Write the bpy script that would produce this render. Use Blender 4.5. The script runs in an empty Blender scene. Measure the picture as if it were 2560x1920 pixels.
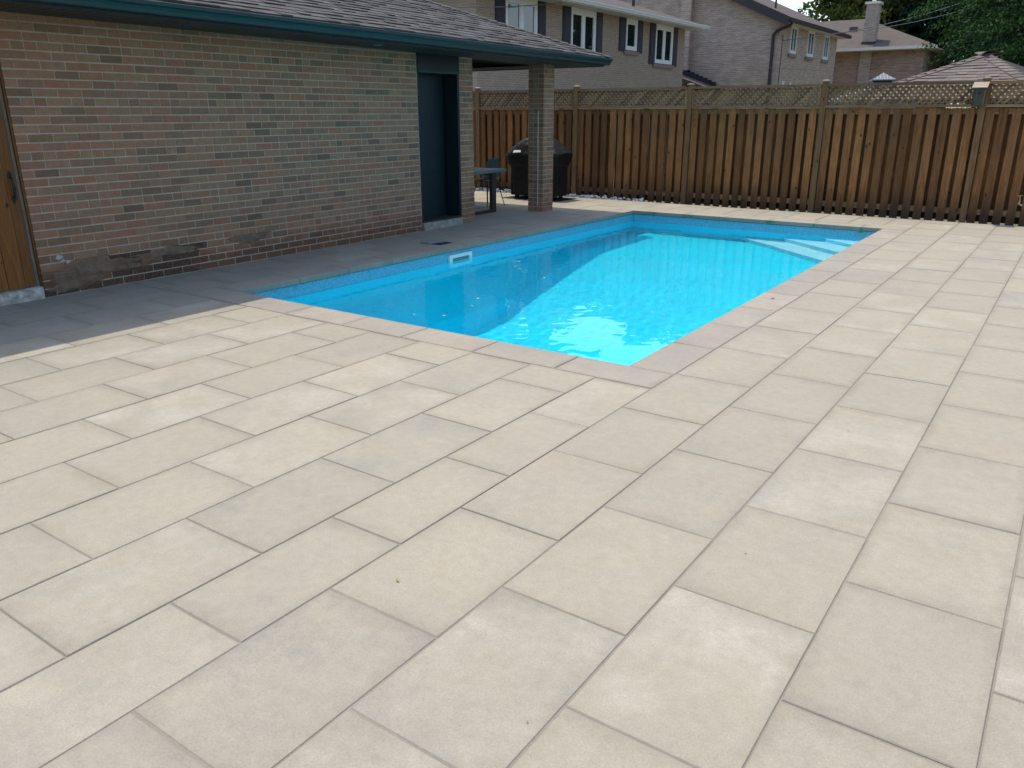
import bpy, math, random
import numpy as np
from mathutils import Vector, Matrix, noise as mnoise

R = math.radians
SC = bpy.context.scene
COL = SC.collection
rng = random.Random(7)
nrg = np.random.default_rng(11)

# ------------------------------------------------------------------ camera
CAM_POS = Vector((1.948, 0.0, 1.611))
YAW, PITCH, ROLL = R(-34.944), R(18.841), R(-0.106)
fw = Vector((math.sin(YAW) * math.cos(PITCH), math.cos(YAW) * math.cos(PITCH), -math.sin(PITCH)))
rt = Vector((math.cos(YAW), -math.sin(YAW), 0.0))
up = rt.cross(fw)
r2 = rt * math.cos(ROLL) + up * math.sin(ROLL)
u2 = -rt * math.sin(ROLL) + up * math.cos(ROLL)
cam = bpy.data.objects.new('camera', bpy.data.cameras.new('camera'))
COL.objects.link(cam)
m = Matrix.Identity(4)
for i in range(3):
    m[i][0], m[i][1], m[i][2], m[i][3] = r2[i], u2[i], -fw[i], CAM_POS[i]
cam.matrix_world = m
cam.data.sensor_width = 36.0
cam.data.lens = 28.06
cam.data.clip_end = 3000.0
SC.camera = cam

# ------------------------------------------------------------------ sky, sun, exposure
SUN_DIR = Vector((-0.88, 0.42, 2.52)).normalized()
world = bpy.data.worlds.new('World')
SC.world = world
world.use_nodes = True
wn = world.node_tree
sky = wn.nodes.new('ShaderNodeTexSky')
sky.sky_type = 'NISHITA'
sky.sun_disc = False
sky.sun_elevation = math.asin(SUN_DIR.z)
sky.sun_rotation = math.atan2(SUN_DIR.x, SUN_DIR.y)
sky.altitude = 100
sky.air_density = 1.0
sky.dust_density = 2.0
sky.ozone_density = 1.0
bg = wn.nodes['Background']
bg.inputs['Strength'].default_value = 0.15
wn.links.new(sky.outputs[0], bg.inputs['Color'])

sun = bpy.data.objects.new('sun', bpy.data.lights.new('sun', 'SUN'))
COL.objects.link(sun)
sun.data.energy = 2.0
sun.data.angle = R(0.53)
sun.data.color = (1.0, 0.915, 0.79)
sun.rotation_euler = SUN_DIR.to_track_quat('Z', 'Y').to_euler()
sun.location = (-10, 6, 30)
sun.data.cycles.is_caustics_light = True

SC.view_settings.view_transform = 'Standard'
SC.view_settings.look = 'None'
SC.view_settings.exposure = 1.05
SC.view_settings.gamma = 1.0
SC.view_settings.use_curve_mapping = False
SC.cycles.use_denoising = True
SC.cycles.max_bounces = 10
SC.cycles.transparent_max_bounces = 12
SC.cycles.caustics_refractive = True
SC.cycles.sample_clamp_indirect = 6.0

# ------------------------------------------------------------------ helpers: objects
def tag(o, label=None, cat=None, group=None, kind=None):
    if label: o['label'] = label
    if cat: o['category'] = cat
    if group: o['group'] = group
    if kind: o['kind'] = kind
    return o

def empty(name, loc=(0, 0, 0), rz=0.0):
    o = bpy.data.objects.new(name, None)
    COL.objects.link(o)
    o.location = loc
    o.rotation_euler = (0, 0, rz)
    o.empty_display_size = 0.2
    return o

def link(name, me, parent=None, loc=None, rot=None):
    o = bpy.data.objects.new(name, me)
    COL.objects.link(o)
    if parent is not None: o.parent = parent
    if loc is not None: o.location = loc
    if rot is not None: o.rotation_euler = rot
    return o

class MB:
    """Collects faces for one mesh; tint is a value per face."""
    def __init__(s):
        s.v = []; s.f = []; s.t = []; s.mi = []
    def add(s, vs, fs, tint=0.0, mi=0):
        b = len(s.v)
        s.v.extend([tuple(p) for p in vs])
        for f in fs:
            s.f.append(tuple(i + b for i in f)); s.t.append(tint); s.mi.append(mi)
        return s
    def box(s, x0, x1, y0, y1, z0, z1, tint=0.0, mi=0):
        vs = [(x0, y0, z0), (x1, y0, z0), (x1, y1, z0), (x0, y1, z0), (x0, y0, z1), (x1, y0, z1), (x1, y1, z1), (x0, y1, z1)]
        return s.add(vs, [(0, 3, 2, 1), (4, 5, 6, 7), (0, 1, 5, 4), (1, 2, 6, 5), (2, 3, 7, 6), (3, 0, 4, 7)], tint, mi)
    def hexa(s, bottom, top, tint=0.0, mi=0):
        return s.add(list(bottom) + list(top), [(0, 3, 2, 1), (4, 5, 6, 7), (0, 1, 5, 4), (1, 2, 6, 5), (2, 3, 7, 6), (3, 0, 4, 7)], tint, mi)
    def quad(s, a, b, c, d, tint=0.0, mi=0):
        return s.add([a, b, c, d], [(0, 1, 2, 3)], tint, mi)
    def prism(s, poly, ext, tint=0.0, mi=0):
        n = len(poly); e = Vector(ext)
        vs = [Vector(p) for p in poly] + [Vector(p) + e for p in poly]
        fs = [tuple(range(n - 1, -1, -1)), tuple(range(n, 2 * n))]
        fs += [(i, (i + 1) % n, (i + 1) % n + n, i + n) for i in range(n)]
        return s.add(vs, fs, tint, mi)
    def tube(s, pts, radii, seg=8, tint=0.0, cap=True, mi=0):
        pts = [Vector(p) for p in pts]
        if not hasattr(radii, '__len__'): radii = [radii] * len(pts)
        vs = []; fs = []
        pr = None
        for i, p in enumerate(pts):
            d = (pts[min(i + 1, len(pts) - 1)] - pts[max(i - 1, 0)])
            d = d.normalized() if d.length > 1e-9 else Vector((0, 0, 1))
            a = pr if pr is not None else (Vector((1, 0, 0)) if abs(d.x) < 0.9 else Vector((0, 1, 0)))
            a = (a - d * a.dot(d))
            a = a.normalized() if a.length > 1e-6 else d.orthogonal().normalized()
            pr = a
            b = d.cross(a)
            for k in range(seg):
                t = 2 * math.pi * k / seg
                vs.append(p + (a * math.cos(t) + b * math.sin(t)) * radii[i])
        for i in range(len(pts) - 1):
            for k in range(seg):
                k2 = (k + 1) % seg
                fs.append((i * seg + k, i * seg + k2, (i + 1) * seg + k2, (i + 1) * seg + k))
        if cap:
            fs.append(tuple(range(seg - 1, -1, -1)))
            fs.append(tuple((len(pts) - 1) * seg + k for k in range(seg)))
        return s.add(vs, fs, tint, mi)
    def mesh(s, name, mats, smooth=False):
        me = bpy.data.meshes.new(name)
        me.from_pydata(s.v, [], s.f)
        for mt in (mats if isinstance(mats, (list, tuple)) else [mats]): me.materials.append(mt)
        if any(s.mi): me.polygons.foreach_set('material_index', s.mi)
        if any(s.t):
            at = me.attributes.new('tint', 'FLOAT', 'FACE')
            at.data.foreach_set('value', s.t)
        if smooth: me.polygons.foreach_set('use_smooth', [True] * len(me.polygons))
        me.update()
        return me
    def build(s, name, mats, parent=None, smooth=False, loc=None, rot=None, label=None):
        o = link(name, s.mesh(name, mats, smooth), parent, loc, rot)
        if label: o['label'] = label
        return o

def np_mesh(name, V, F, mat, tint=None, smooth=False):
    """fast mesh of equal-sized faces"""
    me = bpy.data.meshes.new(name)
    n, k = F.shape
    me.vertices.add(len(V)); me.vertices.foreach_set('co', V.astype(np.float32).ravel())
    me.loops.add(n * k); me.loops.foreach_set('vertex_index', F.astype(np.int32).ravel())
    me.polygons.add(n)
    me.polygons.foreach_set('loop_start', np.arange(0, n * k, k, dtype=np.int32))
    me.update(calc_edges=True)
    if smooth: me.polygons.foreach_set('use_smooth', np.ones(n, bool))
    if tint is not None:
        at = me.attributes.new('tint', 'FLOAT', 'FACE'); at.data.foreach_set('value', tint.astype(np.float32))
    me.materials.append(mat)
    me.validate()
    return me

# ------------------------------------------------------------------ helpers: materials
class NT:
    def __init__(s, name):
        s.m = bpy.data.materials.new(name); s.m.use_nodes = True
        s.t = s.m.node_tree; s.n = s.t.nodes; s.l = s.t.links
        s.b = s.n['Principled BSDF']; s.out = s.n['Material Output']
    def new(s, ty, **kw):
        nd = s.n.new(ty)
        for k, v in kw.items(): setattr(nd, k, v)
        return nd
    def set(s, sock, v):
        if isinstance(v, bpy.types.NodeSocket): s.l.new(v, sock)
        else:
            if hasattr(sock.default_value, '__len__') and not isinstance(v, str):
                v = tuple(v)
                if len(sock.default_value) == 4 and len(v) == 3: v = v + (1.0,)
            sock.default_value = v
    def pos(s): return s.new('ShaderNodeNewGeometry').outputs['Position']
    def obj(s): return s.new('ShaderNodeTexCoord').outputs['Object']
    def rand(s): return s.new('ShaderNodeObjectInfo').outputs['Random']
    def tint(s):
        a = s.new('ShaderNodeAttribute'); a.attribute_name = 'tint'
        return s.math('FRACT', s.math('ADD', s.rand(), a.outputs['Fac']))
    def attr(s):
        a = s.new('ShaderNodeAttribute'); a.attribute_name = 'tint'; return a.outputs['Fac']
    def math(s, op, a, b=0.0, c=None, clamp=False):
        nd = s.new('ShaderNodeMath', operation=op); nd.use_clamp = clamp
        s.set(nd.inputs[0], a); s.set(nd.inputs[1], b)
        if c is not None: s.set(nd.inputs[2], c)
        return nd.outputs[0]
    def vmath(s, op, a, b=(0, 0, 0)):
        nd = s.new('ShaderNodeVectorMath', operation=op)
        s.set(nd.inputs[0], a)
        if op == 'SCALE': s.set(nd.inputs['Scale'], b)
        else: s.set(nd.inputs[1], b)
        return nd.outputs[0]
    def comb(s, x=0.0, y=0.0, z=0.0):
        nd = s.new('ShaderNodeCombineXYZ')
        for i, v in enumerate((x, y, z)): s.set(nd.inputs[i], v)
        return nd.outputs[0]
    def noise(s, vec, scale, detail=3.0, rough=0.55, dist=0.0):
        nd = s.new('ShaderNodeTexNoise')
        s.set(nd.inputs['Vector'], vec); nd.inputs['Scale'].default_value = scale
        nd.inputs['Detail'].default_value = detail; nd.inputs['Roughness'].default_value = rough
        nd.inputs['Distortion'].default_value = dist
        return nd.outputs['Fac']
    def voro(s, vec, scale, feat='F1', out='Distance'):
        nd = s.new('ShaderNodeTexVoronoi', feature=feat)
        s.set(nd.inputs['Vector'], vec); nd.inputs['Scale'].default_value = scale
        return nd.outputs[out]
    def ramp(s, fac, stops, interp='LINEAR'):
        nd = s.new('ShaderNodeValToRGB'); cr = nd.color_ramp; cr.interpolation = interp
        while len(cr.elements) < len(stops): cr.elements.new(0.5)
        for e, (p, c) in zip(cr.elements, stops):
            e.position = p
            e.color = (c, c, c, 1) if not hasattr(c, '__len__') else tuple(c) + (1,)
        s.set(nd.inputs[0], fac)
        return nd.outputs[0]
    def mix(s, fac, a, b, mode='MIX'):
        nd = s.new('ShaderNodeMix', data_type='RGBA', blend_type=mode)
        s.set(nd.inputs[0], fac); s.set(nd.inputs[6], a); s.set(nd.inputs[7], b)
        return nd.outputs[2]
    def bump(s, h, strength=0.3, dist=0.01):
        nd = s.new('ShaderNodeBump'); nd.inputs['Strength'].default_value = strength
        nd.inputs['Distance'].default_value = dist
        s.set(nd.inputs['Height'], h); s.l.new(nd.outputs[0], s.b.inputs['Normal'])
    def fin(s, col, rough=0.8, spec=0.3, metal=0.0):
        s.set(s.b.inputs['Base Color'], col); s.set(s.b.inputs['Roughness'], rough)
        s.set(s.b.inputs['Specular IOR Level'], spec); s.set(s.b.inputs['Metallic'], metal)
        return s.m

def plain(name, col, rough=0.6, spec=0.3, metal=0.0, var=0.12, scale=6.0, bump=0.0):
    t = NT(name)
    n = t.noise(t.pos(), scale, 4)
    c = t.mix(t.ramp(n, [(0.3, 0.0), (0.7, 1.0)]), tuple(x * (1 - var) for x in col), tuple(min(1, x * (1 + var)) for x in col))
    if bump: t.bump(t.noise(t.pos(), scale * 12, 3), bump, 0.004)
    return t.fin(c, rough, spec, metal)

M = {}

def mat_paver(name, a, b, light, pink=0.0):
    t = NT(name)
    rnd = t.rand()
    off = t.comb(t.math('MULTIPLY', rnd, 37.0), t.math('MULTIPLY', rnd, 91.0), t.math('MULTIPLY', rnd, 13.0))
    p = t.vmath('ADD', t.pos(), off)
    big = t.noise(p, 1.7, 4, 0.55, 0.4)
    col = t.mix(t.ramp(big, [(0.34, 0.0), (0.66, 1.0)]), a, b)
    grain = t.ramp(t.noise(p, 48.0, 5, 0.8), [(0.28, 0.30), (0.60, 1.0)])
    r_a = t.ramp(t.math('FRACT', t.math('MULTIPLY', rnd, 7.3)), [(0.30, 0.10), (0.62, 0.40), (0.95, 1.0)])
    r_b = t.ramp(t.math('FRACT', t.math('MULTIPLY', rnd, 17.7)), [(0.35, 0.10), (1.0, 1.0)])
    eff = t.math('MULTIPLY', t.math('MULTIPLY', t.ramp(t.noise(p, 1.9, 7, 0.66, 0.3), [(0.44, 0.0), (0.66, 1.0)]), r_a), grain)
    col = t.mix(t.math('MULTIPLY', eff, 0.62), col, light)
    grey = t.math('MULTIPLY', t.math('MULTIPLY', t.ramp(t.noise(t.vmath('ADD', p, (5, 9, 2)), 2.0, 6, 0.64, 0.3), [(0.46, 0.0), (0.68, 1.0)]), r_b), grain)
    col = t.mix(t.math('MULTIPLY', grey, 0.72), col, (0.208, 0.205, 0.182))
    tan = t.ramp(t.noise(t.vmath('ADD', p, (1, 4, 8)), 3.2, 5, 0.65), [(0.52, 0.0), (0.72, 0.35)])
    col = t.mix(tan, col, (0.285, 0.240, 0.170))
    # whole-slab shade differences
    slab = t.ramp(t.math('FRACT', t.math('MULTIPLY', rnd, 3.7)), [(0.0, (0.97, 0.97, 0.975)), (0.5, (1.0, 0.995, 0.985)), (1.0, (1.03, 1.025, 1.01))])
    col = t.mix(1.0, col, slab, 'MULTIPLY')
    gen = t.new('ShaderNodeSeparateXYZ'); t.l.new(t.new('ShaderNodeTexCoord').outputs['Generated'], gen.inputs[0])
    ex = t.math('ABSOLUTE', t.math('SUBTRACT', gen.outputs['X'], 0.5)); ey = t.math('ABSOLUTE', t.math('SUBTRACT', gen.outputs['Y'], 0.5))
    ed = t.math('ADD', t.math('MAXIMUM', ex, t.math('ADD', ey, 0.012)), t.math('MULTIPLY', t.math('SUBTRACT', t.noise(p, 7.0, 4, 0.7), 0.5), 0.16))
    grime = t.math('MULTIPLY', t.ramp(ed, [(0.40, 0.0), (0.52, 1.0)]), t.ramp(t.noise(p, 1.1, 2), [(0.35, 0.15), (0.65, 1.0)]))
    col = t.mix(t.math('MULTIPLY', grime, 0.75), col, t.mix(1.0, col, (0.76, 0.75, 0.75), 'MULTIPLY'))
    fine = t.noise(t.pos(), 150.0, 3, 0.8)
    col = t.mix(1.0, col, t.ramp(fine, [(0.25, 0.80), (0.75, 1.15)]), 'MULTIPLY')
    med = t.noise(p, 22.0, 4, 0.7)
    col = t.mix(1.0, col, t.ramp(med, [(0.3, 0.925), (0.7, 1.06)]), 'MULTIPLY')
    pits = t.ramp(t.voro(t.pos(), 95.0), [(0.02, 0.0), (0.07, 1.0)])
    pm = t.math('MAXIMUM', pits, t.ramp(t.noise(t.pos(), 9.0, 2), [(0.55, 1.0), (0.62, 0.0)]))
    col = t.mix(1.0, col, t.ramp(pm, [(0.0, 0.58), (1.0, 1.0)]), 'MULTIPLY')
    t.bump(t.math('ADD', t.noise(t.pos(), 60.0, 4, 0.7), t.math('MULTIPLY', fine, 0.5)), 0.28, 0.004)
    return t.fin(col, 0.88, 0.25)

M['paver'] = mat_paver('paving_concrete', (0.296, 0.269, 0.206), (0.272, 0.250, 0.196), (0.385, 0.362, 0.304))
M['coping'] = mat_paver('coping_concrete', (0.290, 0.261, 0.208), (0.252, 0.231, 0.190), (0.365, 0.340, 0.290))

def mat_sand():
    t = NT('joint_sand')
    n = t.noise(t.pos(), 220.0, 3, 0.7)
    b = t.noise(t.pos(), 5.0, 3)
    col = t.mix(t.ramp(n, [(0.3, 0.0), (0.7, 1.0)]), (0.155, 0.135, 0.108), (0.250, 0.222, 0.182))
    col = t.mix(t.ramp(b, [(0.4, 0.0), (0.65, 0.7)]), col, (0.25, 0.225, 0.185))
    t.bump(n, 0.5, 0.003)
    return t.fin(col, 0.95, 0.1)
M['sand'] = mat_sand()

def mat_brick(name, stops, speck=0.25, sc=140.0, wear=None):
    t = NT(name)
    v = t.tint()
    col = t.ramp(v, stops)
    n = t.noise(t.pos(), sc, 4, 0.75)
    col = t.mix(1.0, col, t.ramp(n, [(0.2, 1 - speck), (0.8, 1 + speck)]), 'MULTIPLY')
    n2 = t.noise(t.pos(), 18.0, 4, 0.6)
    col = t.mix(1.0, col, t.ramp(n2, [(0.25, 0.86), (0.75, 1.12)]), 'MULTIPLY')
    if wear:
        col = wear(t, col)
    t.bump(t.math('ADD', n, t.math('MULTIPLY', n2, 1.5)), 0.5, 0.004)
    return t.fin(col, 0.92, 0.15)

# brick colours: brown-tan, red, dark
GS = [(0.0, (0.292, 0.159, 0.094)), (0.18, (0.279, 0.136, 0.082)), (0.30, (0.297, 0.169, 0.101)), (0.45, (0.261, 0.152, 0.094)),
      (0.60, (0.201, 0.119, 0.076)), (0.70, (0.312, 0.136, 0.083)), (0.80, (0.299, 0.173, 0.104)), (0.90, (0.159, 0.097, 0.064)), (1.0, (0.286, 0.159, 0.096))]
def garage_wear(t, col):
    # old splash line: the lowest courses are darker from soaking, with a ragged upper edge
    z = t.new('ShaderNodeSeparateXYZ'); t.l.new(t.pos(), z.inputs[0])
    h = t.math('ADD', z.outputs['Z'], t.math('MULTIPLY', t.noise(t.pos(), 3.0, 4, 0.65), 0.45))
    f = t.ramp(h, [(0.36, 0.0), (0.52, 1.0)])
    wet = t.mix(1.0, col, (0.58, 0.55, 0.53), 'MULTIPLY')
    return t.mix(f, wet, col)
M['brick_g'] = mat_brick('garage_brick', GS, wear=garage_wear)
M['brick_c'] = mat_brick('column_brick', GS)
def mat_spall():
    t = NT('spalled_brick')
    n = t.noise(t.pos(), 34.0, 6, 0.75, 0.6); v = t.tint()
    col = t.ramp(v, [(0.0, (0.150, 0.082, 0.058)), (0.5, (0.115, 0.072, 0.054)), (1.0, (0.185, 0.095, 0.068))])
    col = t.mix(1.0, col, t.ramp(n, [(0.25, 0.35), (0.7, 1.35)]), 'MULTIPLY')
    t.bump(n, 1.0, 0.025)
    return t.fin(col, 0.97, 0.05)
M['brick_spall'] = mat_spall()
H1 = [(0.0, (0.345, 0.270, 0.205)), (0.4, (0.305, 0.238, 0.185)), (0.7, (0.370, 0.295, 0.225)), (1.0, (0.280, 0.215, 0.168))]
M['brick_h1'] = mat_brick('neighbour_brick', H1, 0.15, 60.0)
M['mortar_g'] = plain('garage_mortar', (0.395, 0.350, 0.270), 0.95, 0.1, 0, 0.12, 30, 0.4)
M['mortar_h'] = plain('neighbour_mortar', (0.48, 0.43, 0.35), 0.95, 0.1, 0, 0.1, 20, 0.3)
M['parge'] = plain('old_parging', (0.170, 0.116, 0.080), 0.95, 0.1, 0, 0.3, 14, 0.8)
M['chalk'] = plain('chalky_mortar', (0.42, 0.40, 0.36), 0.95, 0.1, 0, 0.15, 40, 0.6)

def mat_far_brick(name, c1, c2, mort, w=0.26, h=0.088, axis='Y'):
    t = NT(name)
    s = t.new('ShaderNodeSeparateXYZ'); t.l.new(t.pos(), s.inputs[0])
    g = t.new('ShaderNodeNewGeometry'); gn = t.new('ShaderNodeSeparateXYZ'); t.l.new(g.outputs['Normal'], gn.inputs[0])
    ax = t.math('GREATER_THAN', t.math('ABSOLUTE', gn.outputs['X']), 0.5)
    u = t.math('ADD', t.math('MULTIPLY', s.outputs['Y'], ax), t.math('MULTIPLY', s.outputs['X'], t.math('SUBTRACT', 1.0, ax)))
    br = t.new('ShaderNodeTexBrick')
    t.l.new(t.comb(u, s.outputs['Z'], 0.0), br.inputs['Vector'])
    br.inputs['Color1'].default_value = c1 + (1,); br.inputs['Color2'].default_value = c2 + (1,); br.inputs['Mortar'].default_value = mort + (1,)
    br.inputs['Scale'].default_value = 1.0; br.inputs['Mortar Size'].default_value = 0.008
    br.inputs['Brick Width'].default_value = w; br.inputs['Row Height'].default_value = h
    br.offset = 0.5
    n = t.noise(t.pos(), 2.5, 4, 0.6)
    col = t.mix(1.0, br.outputs['Color'], t.ramp(n, [(0.3, 0.88), (0.7, 1.1)]), 'MULTIPLY')
    st = t.noise(t.vmath('MULTIPLY', t.pos(), (1.2, 1.2, 9.0)), 1.6, 3, 0.6)
    col = t.mix(1.0, col, t.ramp(st, [(0.42, 0.82), (0.56, 1.04)]), 'MULTIPLY')
    nd = t.new('ShaderNodeBump'); nd.inputs['Strength'].default_value = 0.4; nd.inputs['Distance'].default_value = 0.01; nd.invert = True
    t.l.new(br.outputs['Fac'], nd.inputs['Height']); t.l.new(nd.outputs[0], t.b.inputs['Normal'])
    return t.fin(col, 0.93, 0.1)
M['brick_h2'] = mat_far_brick('gable_brick', (0.430, 0.325, 0.250), (0.365, 0.275, 0.210), (0.52, 0.43, 0.345))
M['brick_h3'] = mat_far_brick('hip_brick', (0.345, 0.245, 0.180), (0.265, 0.182, 0.138), (0.42, 0.335, 0.265))
M['brick_h3b'] = mat_far_brick('breast_brick', (0.390, 0.315, 0.250), (0.345, 0.275, 0.220), (0.47, 0.405, 0.33))

def mat_shingle(name, stops, sc=220.0):
    t = NT(name)
    v = t.tint()
    col = t.ramp(v, stops)
    n = t.noise(t.pos(), sc, 2, 0.8)
    col = t.mix(1.0, col, t.ramp(n, [(0.2, 0.65), (0.8, 1.35)]), 'MULTIPLY')
    col = t.mix(1.0, col, t.ramp(t.noise(t.pos(), 2.0, 3), [(0.3, 0.88), (0.7, 1.1)]), 'MULTIPLY')
    t.bump(n, 0.6, 0.003)
    return t.fin(col, 0.95, 0.15)
M['shingle_g'] = mat_shingle('grey_shingle', [(0.0, (0.066, 0.063, 0.062)), (0.4, (0.090, 0.086, 0.083)), (0.7, (0.073, 0.070, 0.069)), (1.0, (0.052, 0.050, 0.050))])
M['shingle_b'] = mat_shingle('brown_shingle', [(0.0, (0.135, 0.108, 0.092)), (0.4, (0.165, 0.136, 0.118)), (0.7, (0.120, 0.100, 0.092)), (1.0, (0.155, 0.142, 0.126))])
M['deck'] = plain('roof_felt', (0.055, 0.05, 0.05), 0.95, 0.1)

def mat_far_roof(name, c1, c2, ex=0.16):
    t = NT(name)
    s = t.new('ShaderNodeSeparateXYZ'); t.l.new(t.pos(), s.inputs[0])
    row = t.math('FLOOR', t.math('DIVIDE', s.outputs['Z'], ex * 0.38))
    cell = t.voro(t.comb(t.math('MULTIPLY', s.outputs['X'], 3.0), t.math('MULTIPLY', s.outputs['Y'], 3.0), t.math('MULTIPLY', row, 7.7)), 1.0, 'F1', 'Color')
    bw = t.new('ShaderNodeRGBToBW'); t.l.new(cell, bw.inputs[0])
    col = t.mix(bw.outputs[0], c1, c2)
    edge = t.math('FRACT', t.math('DIVIDE', s.outputs['Z'], ex * 0.38))
    col = t.mix(1.0, col, t.ramp(edge, [(0.0, 0.72), (0.2, 1.0)]), 'MULTIPLY')
    t.bump(edge, 0.3, 0.01)
    return t.fin(col, 0.95, 0.1)
M['far_roof'] = mat_far_roof('far_brown_roof', (0.118, 0.100, 0.090), (0.088, 0.076, 0.070))

M['teal'] = plain('teal_aluminium', (0.006, 0.032, 0.034), 0.45, 0.35, 0, 0.08, 3)
M['teal_dark'] = plain('dark_teal_paint', (0.0035, 0.013, 0.018), 0.5, 0.35, 0, 0.1, 3)
M['soffit'] = plain('charcoal_soffit', (0.042, 0.041, 0.038), 0.6, 0.3, 0, 0.1, 4)
M['ceiling'] = plain('dark_ceiling', (0.018, 0.017, 0.017), 0.8, 0.2)
M['concrete'] = plain('worn_concrete', (0.24, 0.25, 0.215), 0.92, 0.15, 0, 0.35, 12, 0.6)
M['stone'] = plain('pale_rubble_stone', (0.40, 0.37, 0.33), 0.92, 0.15, 0, 0.45, 16, 0.9)
M['black'] = plain('black_iron', (0.012, 0.012, 0.013), 0.5, 0.4)
M['dark_metal'] = plain('dark_bronze_metal', (0.030, 0.027, 0.025), 0.5, 0.4)
M['brown_metal'] = plain('brown_aluminium', (0.040, 0.030, 0.030), 0.5, 0.3)
M['white'] = plain('white_vinyl', (0.68, 0.71, 0.70), 0.5, 0.4, 0, 0.05)
M['step'] = plain('pale_blue_step', (0.50, 0.78, 0.86), 0.6, 0.3, 0, 0.04)
M['soffit_w'] = plain('white_soffit', (0.55, 0.60, 0.60), 0.6, 0.3, 0, 0.05)
M['cream'] = plain('cream_aluminium', (0.66, 0.62, 0.50), 0.5, 0.3, 0, 0.06)
M['shutter'] = plain('plum_black_shutter', (0.026, 0.023, 0.034), 0.5, 0.3, 0, 0.1)
M['sillstone'] = plain('brick_sill', (0.235, 0.195, 0.165), 0.9, 0.1, 0, 0.15, 9, 0.3)
M['table'] = plain('grey_table_top', (0.120, 0.132, 0.112), 0.55, 0.4, 0, 0.1, 5)
M['chair'] = plain('green_shell', (0.018, 0.060, 0.058), 0.5, 0.4, 0, 0.08, 4)
M['lid'] = plain('grey_plastic', (0.20, 0.21, 0.21), 0.6, 0.3, 0, 0.15, 12)
M['tape'] = plain('green_tape', (0.03, 0.20, 0.09), 0.6, 0.3)
M['brass'] = plain('brass_tap', (0.45, 0.33, 0.18), 0.4, 0.5, 0.6, 0.2, 60)
M['cable'] = plain('weathered_cable', (0.16, 0.155, 0.15), 0.7, 0.2)
M['bark'] = plain('bark', (0.075, 0.058, 0.045), 0.95, 0.1, 0, 0.35, 18, 0.8)
M['soil'] = plain('dark_soil', (0.045, 0.036, 0.028), 0.98, 0.05, 0, 0.4, 25, 0.8)
M['pebble'] = plain('white_pebble', (0.55, 0.54, 0.52), 0.7, 0.3, 0, 0.3, 8)
M['grey_metal'] = plain('blue_grey_roof_metal', (0.12, 0.135, 0.16), 0.45, 0.5, 0.3, 0.06, 4)
M['dryleaf'] = plain('dry_leaf', (0.26, 0.21, 0.11), 0.8, 0.2, 0, 0.4, 40)
M['paleleaf'] = plain('floating_leaf', (0.36, 0.42, 0.33), 0.7, 0.2, 0, 0.3, 40)

def mat_cover():
    t = NT('grill_cover_vinyl')
    n = t.noise(t.pos(), 5.0, 4, 0.6, 0.8)
    t.bump(n, 0.6, 0.05)
    return t.fin(t.mix(n, (0.008, 0.008, 0.009), (0.012, 0.012, 0.013)), 0.55, 0.15)
M['cover'] = mat_cover()

def mat_grass():
    t = NT('lawn')
    n = t.noise(t.pos(), 1.2, 5, 0.7); n2 = t.noise(t.pos(), 60, 3, 0.8)
    col = t.mix(n, (0.130, 0.120, 0.078), (0.200, 0.180, 0.130))
    col = t.mix(1.0, col, t.ramp(n2, [(0.2, 0.6), (0.8, 1.4)]), 'MULTIPLY')
    t.bump(n2, 0.8, 0.03)
    return t.fin(col, 0.95, 0.1)
M['grass'] = mat_grass()

def mat_wood(name, dark, mid, lite, grey, axis='Z', knots=True, rough=0.8, gamt=0.3, damp=False):
    t = NT(name)
    rnd = t.rand()
    off = t.comb(t.math('MULTIPLY', rnd, 43.0), t.math('MULTIPLY', rnd, 17.0), t.math('MULTIPLY', rnd, 71.0))
    p = t.vmath('ADD', t.obj(), off)
    k = (1, 1, 0.06) if axis == 'Z' else ((0.06, 1, 1) if axis == 'X' else (1, 0.06, 1))
    st = t.vmath('MULTIPLY', p, k)
    g = t.noise(st, 42.0, 5, 0.65, 1.2)
    g2 = t.noise(st, 9.0, 3, 0.6, 0.8)
    col = t.ramp(g, [(0.28, dark), (0.5, mid), (0.72, lite)])
    col = t.mix(t.ramp(g2, [(0.45, 0.0), (0.7, gamt)]), col, grey)
    board = t.ramp(t.math('FRACT', t.math('MULTIPLY', rnd, 5.3)), [(0.0, (0.60, 0.57, 0.56)), (0.35, (0.92, 0.90, 0.88)), (0.7, (1.10, 1.06, 1.0)), (1.0, (1.32, 1.24, 1.10))])
    col = t.mix(1.0, col, board, 'MULTIPLY')
    if knots:
        kv = t.voro(t.vmath('MULTIPLY', p, (1, 1, 0.55)), 7.0)
        kn = t.ramp(kv, [(0.07, 0.0), (0.13, 1.0)])
        col = t.mix(kn, (dark[0] * 0.35, dark[1] * 0.3, dark[2] * 0.3), col)
    if damp:
        z = t.new('ShaderNodeSeparateXYZ'); t.l.new(t.pos(), z.inputs[0])
        h = t.math('ADD', z.outputs['Z'], t.math('MULTIPLY', t.math('SUBTRACT', t.noise(t.vmath('MULTIPLY', t.pos(), (6, 6, 1.5)), 1.0, 4, 0.6), 0.5), 0.5))
        col = t.mix(t.ramp(h, [(0.05, 0.75), (0.42, 0.0)]), col, (0.040, 0.026, 0.016))
        blot = t.noise(t.vmath('ADD', t.pos(), (3, 1, 7)), 1.1, 3, 0.6)
        col = t.mix(1.0, col, t.ramp(blot, [(0.35, 0.82), (0.62, 1.1)]), 'MULTIPLY')
    t.bump(g, 0.35, 0.003)
    return t.fin(col, rough, 0.25)
M['fence'] = mat_wood('stained_fence_wood', (0.118, 0.050, 0.016), (0.215, 0.096, 0.032), (0.310, 0.155, 0.058), (0.185, 0.118, 0.062), damp=True)
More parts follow.
